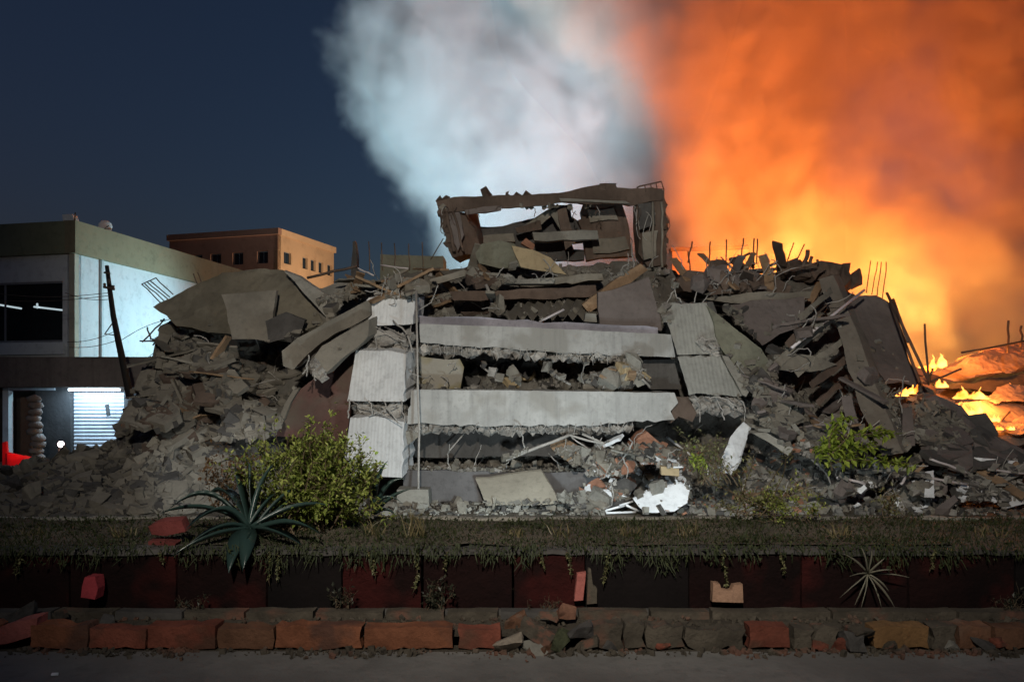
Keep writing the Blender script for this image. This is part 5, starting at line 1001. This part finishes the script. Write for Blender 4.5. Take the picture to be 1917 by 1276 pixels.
# big bush: several domes of twigs
tips = []
for _ in range(110):
    a = random.uniform(0, 6.28); px = random.gauss(590, 70); px = max(430, min(712, px)); top = interp([(420, 838), (470, 822), (540, 815), (600, 812), (660, 824), (700, 845), (720, 880)], px)
    py = random.uniform(top, 955) if random.random() < 0.65 else top + random.uniform(0, 16)
    tips.append(P(px, py, random.uniform(7.15, 8.0)))
shrub('green_bush', 'bright green small leaved bush growing in the bed in front of the left column', 'bush', Vector((-2.15, 7.7, BEDZ - 0.02)), tips, 13000, 0.056, BUSHL, 0.3, 0.009, None, 0.5, 4)
shrub('dry_shrub', 'brown dry shrub left of the green bush behind the agave', 'shrub', P(430, 950, 8.0), [P(random.uniform(375, 470), random.uniform(825, 900), random.uniform(7.7, 8.1)) for _ in range(16)], 700, 0.05, DRY, 0.2, 0.007)
shrub('yellow_shrub', 'pale leaved scrubby shrub below the broken foot of the right column', 'shrub', P(1340, 905, 12.6), [P(random.uniform(1258, 1372), random.uniform(802, 850), random.uniform(12.4, 12.8)) for _ in range(16)], 420, 0.085, SHRUB, 0.3, 0.012)
shrub('leafy_sprig', 'small bright green sprig among the brick rubble left of the torn white strip', 'plant', P(1312, 880, 12.4), [P(1300 + random.uniform(-12, 14), 856 + random.uniform(-6, 8), 12.3) for _ in range(5)], 60, 0.1, BRIGHT, 0.05, 0.008)
shrub('weedy_shrub', 'straggly shrub with upright bare stems at the bed edge right of the white sheet', 'shrub', P(1400, 962, 8.1), [P(x, y, 8.1) for x, y in ((1330, 905), (1345, 890), (1310, 930), (1374, 880), (1412, 850), (1466, 842), (1490, 838), (1440, 915), (1480, 930), (1500, 920), (1530, 908), (1390, 925), (1350, 940), (1420, 940), (1460, 945))], 620, 0.055, SHRUB, 0.3, 0.007, None, 0.45, 2)
shrub('low_green_weed', 'low bright green weed spreading along the bed edge right of the straggly shrub', 'weed', P(1460, 968, 8.0), [P(random.uniform(1390, 1560), random.uniform(915, 955), 8.0) for _ in range(16)], 700, 0.045, BUSHL, 0.35, 0.005)
shrub('fern_weed', 'small pale green weed at the bed edge beside the white scraps at far right', 'weed', P(1668, 965, 8.0), [P(random.uniform(1640, 1700), random.uniform(905, 950), 8.0) for _ in range(8)], 160, 0.05, SHRUB, 0.15, 0.005)
# leafy branch with two long arms
lb_ = empty('leafy_branch', P(1560, 880, 12.2), 'bright green leafy branch with long arms in front of the leaning beam', 'branch')
V = []; Fc = []; bm = bmesh.new()
arms = [[(1558, 880), (1552, 850), (1552, 820), (1566, 795), (1592, 778)], [(1556, 850), (1590, 815), (1630, 812), (1668, 812)], [(1556, 866), (1600, 860), (1650, 862), (1712, 868)], [(1554, 856), (1575, 840), (1605, 836), (1632, 834)], [(1556, 838), (1545, 832), (1540, 842), (1536, 860)]]
for ar in arms:
    pts = [P(x, y, 12.2 + random.uniform(-.1, .1)) for x, y in ar]; tube_bm(bm, pts, 0.014, 5, 0.006)
    for i in range(95):
        k = random.uniform(0.25, len(pts) - 1.001); j = int(k); p = pts[j].lerp(pts[j + 1], k - j) + rv() * 0.04
        leaf(V, Fc, p, rv() + Vector((0.3, 0, -0.1)), random.uniform(0.11, 0.19), 0.5)
from_bm('twig', bm, STEM, lb_); mesh_of('foliage', V, Fc, BRIGHT, lb_)
# agaves: every leaf a piece of its own
def agave_leaf(parent, base, mid, tip, wd, mat, n=9):
    bm = bmesh.new(); rows = []
    for i in range(n + 1):
        t_ = i / n; p = base * (1 - t_) ** 2 + mid * 2 * t_ * (1 - t_) + tip * t_ * t_
        tg = ((mid - base) * (1 - t_) + (tip - mid) * t_).normalized(); sd = tg.cross(Vector((0, 0.35, 1))).normalized()
        if sd.length < .1: sd = Vector((1, 0, 0))
        w_ = wd * (0.55 + 0.9 * t_ if t_ < 0.45 else 0.955 * (1 - ((t_ - 0.45) / 0.55) ** 1.7)) + 0.002; up = sd.cross(tg).normalized()
        rows.append([bm.verts.new(p + sd * w_ * 0.5 + up * w_ * 0.16), bm.verts.new(p - up * w_ * 0.10), bm.verts.new(p - sd * w_ * 0.5 + up * w_ * 0.16), bm.verts.new(p - up * (w_ * 0.10 + 0.012 * (1 - t_) + 0.002))])
    for A, B in zip(rows, rows[1:]):
        for k in range(4): bm.faces.new((A[k], B[k], B[(k + 1) % 4], A[(k + 1) % 4]))
    bm.faces.new(rows[0]); bmesh.ops.recalc_face_normals(bm, faces=bm.faces)
    return from_bm('agave_leaf', bm, mat, parent, base, True)
ag = empty('agave', P(470, 992, 7.0), 'large dark agave with broad arching leaves at the front of the bed', 'agave')
B0 = P(470, 990, 7.05)
for (mx, my, md, tx, ty, td, w_) in ((400, 880, 7.3, 316, 952, 7.0, .11), (420, 915, 7.0, 348, 990, 6.6, .12), (430, 890, 7.4, 392, 926, 7.5, .13), (400, 925, 7.2, 300, 960, 7.3, .10), (448, 900, 7.3, 440, 872, 7.4, .09), (466, 890, 7.3, 466, 866, 7.3, .09), (482, 900, 7.2, 512, 868, 7.3, .10), (505, 920, 7.2, 516, 925, 7.3, .12),
                                      (540, 900, 7.3, 566, 918, 7.4, .09), (555, 930, 7.2, 618, 946, 7.3, .10), (560, 960, 6.9, 600, 1000, 6.6, .12), (520, 985, 6.7, 566, 1020, 6.45, .12), (440, 990, 6.55, 428, 1072, 6.4, .13), (470, 985, 6.5, 452, 1074, 6.38, .12), (400, 985, 6.7, 320, 1042, 6.45, .12), (420, 960, 6.8, 342, 1028, 6.5, .1), (530, 940, 7.3, 590, 900, 7.6, .08), (455, 940, 7.4, 420, 905, 7.7, .1)):
    w_ *= 1.3
    agave_leaf(ag, B0 + Vector((random.uniform(-.04, .04), random.uniform(-.04, .04), 0)), P(mx, my, md), P(tx, ty, td), w_, AGV)
a2 = empty('agave', P(712, 960, 8.0), 'blue green agave half hidden behind the right side of the green bush', 'agave')
for mx, my, tx, ty, w_ in ((720, 890, 762, 896, .09), (735, 920, 770, 915, .08), (730, 940, 742, 970, .08), (690, 900, 706, 868, .08), (715, 910, 752, 940, .07), (700, 890, 726, 862, .07)):
    agave_leaf(a2, P(700, 962, 8.05), P(mx, my, 8.05), P(tx, ty, 8.0), w_, AGV)
a3 = empty('agave', P(1622, 1075, 6.5), 'small spidery agave with thin leaves hanging before the dark wall at right', 'agave')
AG3 = leafm('pale_agave_leaf', (0.2, 0.19, 0.14), (0.26, 0.24, 0.18), 0.1)
for tx, ty in ((1572, 1118), (1600, 1132), (1612, 1136), (1650, 1136), (1676, 1138), (1664, 1106), (1702, 1080), (1670, 1066), (1656, 1044), (1632, 1026), (1612, 1024), (1580, 1036), (1590, 1078), (1594, 1100)):
    B = P(1624, 1072, 6.5); T = P(tx, ty, 6.42 + random.uniform(-.06, .06)); agave_leaf(a3, B, B.lerp(T, 0.5) + Vector((0, -0.05, 0.035)), T, 0.022, AG3, 6)
# grass on the bed, thicker at its front lip, creepers hanging over the wall
V = []; Fc = []
for _ in range(26000):
    x = random.uniform(-7.5, 7.5); y = 6.66 + 1.56 * random.random() ** 1.25; cl = noise.noise(Vector((x * 1.6, y * 1.6, 4))) * 0.5 + 0.5
    if random.random() > 0.35 + 0.8 * cl: continue
    h = random.uniform(0.025, 0.09) * (0.5 + cl) * (2.4 if random.random() < 0.05 else 1); p = Vector((x, y, (bedz(x, y) if y > 6.78 else 0.615) - 0.01)); d = Vector((random.gauss(0, .5), random.gauss(-0.25, .45) - (0.6 if y < 6.8 else 0), 1)).normalized() * h
    sd = Vector((random.uniform(-1, 1), random.uniform(-1, 1), 0)).normalized() * random.uniform(0.003, 0.007)
    b = len(V); V += [p - sd, p + sd, p + d * 0.6 + sd * 0.7, p + d * 0.6 - sd * 0.7, p + d + Vector((d.x, d.y, -abs(d.z) * 0.3)) * 0.4]; Fc += [(b, b + 1, b + 2, b + 3), (b + 3, b + 2, b + 4)]
for _ in range(5200):     # low leafy ground cover
    x = random.uniform(-7.5, 7.5); y = random.uniform(6.62, 8.2)
    if noise.noise(Vector((x * 1.1, y * 1.1, 9))) < -0.1: continue
    leaf(V, Fc, Vector((x, y, (bedz(x, y) if y > 6.78 else 0.63) + random.uniform(0, 0.05))), rv() + Vector((0, -0.5, 0.4)), random.uniform(0.025, 0.06), 0.5)
for _ in range(9000):     # growth spilling over the coping
    x = random.uniform(-7.5, 7.5); cl = noise.noise(Vector((x * 1.1, 2, 4))) * 0.8 + 0.4 + 0.6 * noise.noise(Vector((x * 4, 7, 1)))
    if random.random() > 0.12 + 0.9 * cl: continue
    z = 0.66 - random.random() ** 1.6 * (0.04 + 0.24 * max(0, cl)); y = random.uniform(6.49, 6.6)
    if random.random() < 0.5: leaf(V, Fc, Vector((x, y, z)), rv() + Vector((0, -0.7, -0.2)), random.uniform(0.02, 0.05), 0.55)
    else:
        d = Vector((random.gauss(0, .4), random.gauss(-.3, .3), -1)).normalized() * random.uniform(0.04, 0.13); sd = Vector((random.uniform(0.003, 0.006), 0, 0)); p = Vector((x, y, z + 0.03)); b = len(V)
        V += [p - sd, p + sd, p + d * 0.6 + sd * 0.7, p + d * 0.6 - sd * 0.7, p + d]; Fc += [(b, b + 1, b + 2, b + 3), (b + 3, b + 2, b + 4)]
tag(mesh_of('grass', V, Fc, GRS), 'short dark grass and ground cover on the planter bed', kind='stuff')
NEAR = {505: 'right of the large agave', 520: 'under the left side of the green bush', 690: 'under the right side of the green bush', 836: 'right of the hanging cable', 1140: 'right of the two shards', 1355: 'above the notched block', 1060: 'left of the two shards', 300: 'below the dull red bricks', 40: 'nearest the left edge', 1010: 'below the tan panel', 1460: 'between notched block and spidery agave', 1750: 'right of the spidery agave', 780: 'straight below the hanging cable'}
near_ = lambda q: NEAR[q]
for px in (505, 520, 690, 836, 1140, 1355, 1060, 300, 40, 1010, 1460, 1750, 780):
    x = (px - CX) / F * 6.55; L = random.uniform(0.1, 0.4); V = []; Fc = []
    q = bent((x, 6.55, 0.62), (x + random.uniform(-.06, .06), 6.54, 0.62 - L), 0.06, 6, 0.01)
    c = empty('creeper', (x, 6.55, 0.62), f'thin leafy creeper trailing down the dark wall {near_(px)}', 'creeper', 'creepers on the retaining wall')
    tube('stem', q, 0.004, STEM, c, 4)
    for _ in range(int(70 * L / 0.3)):
        k = random.uniform(0, 4.99); j = int(k); leaf(V, Fc, q[j].lerp(q[j + 1], k - j), rv() + Vector((0, -.6, 0)), random.uniform(0.02, 0.04), 0.6)
    mesh_of('foliage', V, Fc, SHRUB, c)
for px, nb, hh, tw_ in ((780, 40, .3, 'below the hanging cable'), (700, 30, .2, 'at the right foot of the green bush'), (1180, 26, .2, 'before the white lattice'), (1050, 20, .14, 'below the right corner of the tan panel'), (1290, 26, .18, 'below the right end of the white sheet'), (960, 22, .12, 'below the middle of the tan panel'), (1850, 20, .15, 'nearest the right edge'), (60, 26, .15, 'nearest the left edge'), (230, 26, .14, 'left of the dull red bricks'), (1570, 26, .16, 'above the small spidery agave')):
    x = (px - CX) / F * 7.2; V = []; Fc = []; b0 = Vector((x, 7.2, BEDZ))
    for _ in range(nb):
        d = Vector((random.gauss(0, .35), random.gauss(0, .35), 1)).normalized() * hh * random.uniform(.5, 1.2); sd = Vector((random.uniform(-1, 1), random.uniform(-1, 1), 0)).normalized() * 0.006; p = b0 + Vector((random.uniform(-.1, .1), random.uniform(-.1, .1), 0))
        b = len(V); V += [p - sd, p + sd, p + d * .6 + sd * .7, p + d * .6 - sd * .7, p + d + Vector((d.x * .5, d.y * .5, -hh * .1))]; Fc += [(b, b + 1, b + 2, b + 3), (b + 3, b + 2, b + 4)]
    tag(mesh_of('grass_tuft', V, Fc, leafm('straw_blade', (0.1, 0.09, 0.04), (0.2, 0.16, 0.08), 0.15)), f'straw coloured grass tuft in the bed {tw_}', 'grass tuft', 'taller grass tufts in the bed')
# weeds and litter at the foot of the wall
for px, py, n_, s, tw_ in ((815, 1128, 240, .045, 'largest of all, under the hanging cable'), (360, 1130, 60, .035, 'below the large agave'), (640, 1120, 90, .04, 'below the green bush'), (1020, 1135, 60, .03, 'left of the reddish brick shard'), (1890, 1130, 80, .04, 'nearest the right edge'), (1080, 1195, 60, .03, 'in the broken kerb heap')):
    b0 = P(px, py + 14, 6.45); tips = [b0 + Vector((random.uniform(-.18, .18), random.uniform(-.08, .05), random.uniform(.08, .34 if px == 815 else .16))) for _ in range(9)]
    shrub('wall_weed', f'dark weed at the foot of the wall, {tw_}', 'weed', b0, tips, n_, s, leafm('dark_weed', (0.025, 0.03, 0.018), (0.05, 0.05, 0.03), 0.1), 0.08, 0.004, 'dark weeds at the foot of the planter wall')
slab('red_brick_shard', 'upright reddish brick shard leaning on the planter wall near the middle', 'brick', KP, [(1080, 1072, 6.52), (1096, 1070, 6.52), (1092, 1122, 6.5), (1076, 1124, 6.5)], (0, 0.06, 0), 0.01, 0.05, 0.006)
slab('grey_shard', 'grey stone shard standing right of the upright reddish brick shard', 'stone', KG, [(1100, 1064, 6.54), (1106, 1064, 6.54), (1110, 1096, 6.52), (1118, 1100, 6.52), (1118, 1128, 6.5), (1098, 1130, 6.5)], (0, 0.05, 0), 0.01, 0.05, 0.006)
slab('notched_block', 'tan notched block set against the dark planter wall at right', 'concrete block', conc('pinkish_block', (0.4, 0.24, 0.16), 0.25, 3, 0.5), [(1336, 1090, 6.5), (1348, 1092, 6.5), (1352, 1104, 6.5), (1370, 1104, 6.5), (1374, 1094, 6.5), (1390, 1092, 6.5), (1391, 1127, 6.48), (1334, 1126, 6.48)], (0, 0.08, 0), 0.008, 0.05, 0.005)
slab('red_pot_shard', 'dark red broken pot piece standing at the foot of the planter wall at left', 'pot', conc('red_clay', (0.3, 0.04, 0.05), 0.3, 3, 0.4), [(158, 1080, 6.4), (178, 1078, 6.4), (184, 1100, 6.38), (178, 1122, 6.36), (152, 1118, 6.36), (154, 1096, 6.38)], (0, 0.12, 0), 0.01, 0.05, 0.01)
for i, px in enumerate(([(278, 985), (300, 975), (340, 975), (346, 995), (310, 1002), (285, 1000)], [(276, 1014), (310, 1010), (330, 1016), (322, 1030), (280, 1030)])):
    slab('red_brick', ('upper of two dull red bricks lying in the bed left of the agave', 'lower of two dull red bricks lying at the bed lip left of the agave')[i], 'brick', conc('dull_red_brick', (0.2, 0.05, 0.045), 0.3, 3, 0.5), [(x, y, 6.75) for x, y in px], (0, 0.12, 0.02), 0.01, 0.06, 0.01)
# broken kerb rubble in the middle and crumbs along the kerb
random.seed(33)
KS = [chunk_mesh('kerb_rubble', random.choice((0.6, 0.8)), 500 + i, 0.08, 12) for i in range(6)]
for m_ in KS: m_.materials.append(KG)
kp = [(952, 1200, .2, 'pale', conc('pale_stone', (0.33, 0.28, 0.22), 0.3, 3, .6)), (1000, 1212, .17, 'grey white', MID), (1024, 1214, .11, 'reddish', KB), (1006, 1180, .24, 'flat grey', KG), (1052, 1190, .24, 'mossy green', conc('mossy_stone', (0.09, 0.1, 0.055), 0.4, 3, .7)), (1090, 1180, .18, 'dark', DARK), (1100, 1206, .16, 'grey', KG), (964, 1164, .2, 'brown', KB), (1030, 1150, .16, 'grey', KG), (1060, 1142, .18, 'pinkish', BRICK), (1140, 1212, .14, 'small dark', DARK),
      (1590, 1200, .2, 'dark', DARK), (1606, 1186, .2, 'grey brown', KG), (1570, 1208, .18, 'reddish brown', KR), (1536, 1214, .14, 'dark red', KR), (1660, 1212, .12, 'grey', KG), (1780, 1212, .14, 'grey', MID), (1862, 1232, .12, 'reddish', KR), (1835, 1214, .15, 'purplish grey', DARK), (1240, 1216, .1, 'red brown', KR), (112, 1148, .14, 'olive grey', KG), (40, 1146, .2, 'bluish dark', DARK), (205, 1158, .15, 'dark', DARK)]
for i, (x, y, s, w_, m_) in enumerate(kp):
    o = bpy.data.objects.new('kerb_rubble', KS[i % 6]); d = 5.8 if y > 1170 else 6.15
    p = P(x, y, d); p.z = max(0.05, p.z); p.y = min(d, 5.72 if x < 1100 and y > 1195 else d); o.location = p; o.scale = (s * 1.25, s, s); o.rotation_euler = [random.uniform(-.5, .5) for _ in range(2)] + [random.uniform(0, 6)]
    col.objects.link(o); o.material_slots[0].link = 'OBJECT'; o.material_slots[0].material = m_
    tag(o, f'{w_} broken stone by the damaged kerb, ' + ('in the heap at the middle gap' if 940 < x < 1150 else 'left of the painted stones' if x < 300 else 'along its right half'), 'stone', 'broken stones along the kerb')
V = []; Fc = []
for _ in range(2600):
    x = random.uniform(-4.6, 4.6); z = random.random(); y = 5.76 - abs(random.gauss(0, .07)) if z < 0.55 else random.uniform(5.95, 6.35); zz = 0.016 if y < 5.8 else 0.09
    if z < 0.55 and noise.noise(Vector((x * 1.2, 3, 0))) < -0.1 and random.random() < .7: continue
    s = 0.008 + 0.045 * random.random() ** 3.5; e = Euler([random.uniform(0, 6.3) for _ in range(3)]); b = len(V)
    for i in range(8):
        v = Vector(((1 if i & 4 else -1) * s * .6, (1 if i & 2 else -1) * s * .5, (1 if i & 1 else -1) * s * .3)) * random.uniform(.7, 1.2); v.rotate(e); V.append(Vector((x, y, zz + s * .15)) + v)
    for q in ((0, 1, 3, 2), (4, 6, 7, 5), (0, 4, 5, 1), (2, 3, 7, 6), (0, 2, 6, 4), (1, 5, 7, 3)): Fc.append([b + i for i in q])
tag(mesh_of('kerb_crumbs', V, Fc, KG), 'crumbs of stone and dirt along the kerb', kind='stuff')
sc_p = tag(box('litter_scrap', P(103, 1268, 5.25) * 1.0, (0.04, 0.03, 0.012), WHITE, None, Euler((0, 0, .4)), 0.004), 'tiny white scrap of litter on the road at the lower left', 'litter'); sc_p.location.z = 0.025
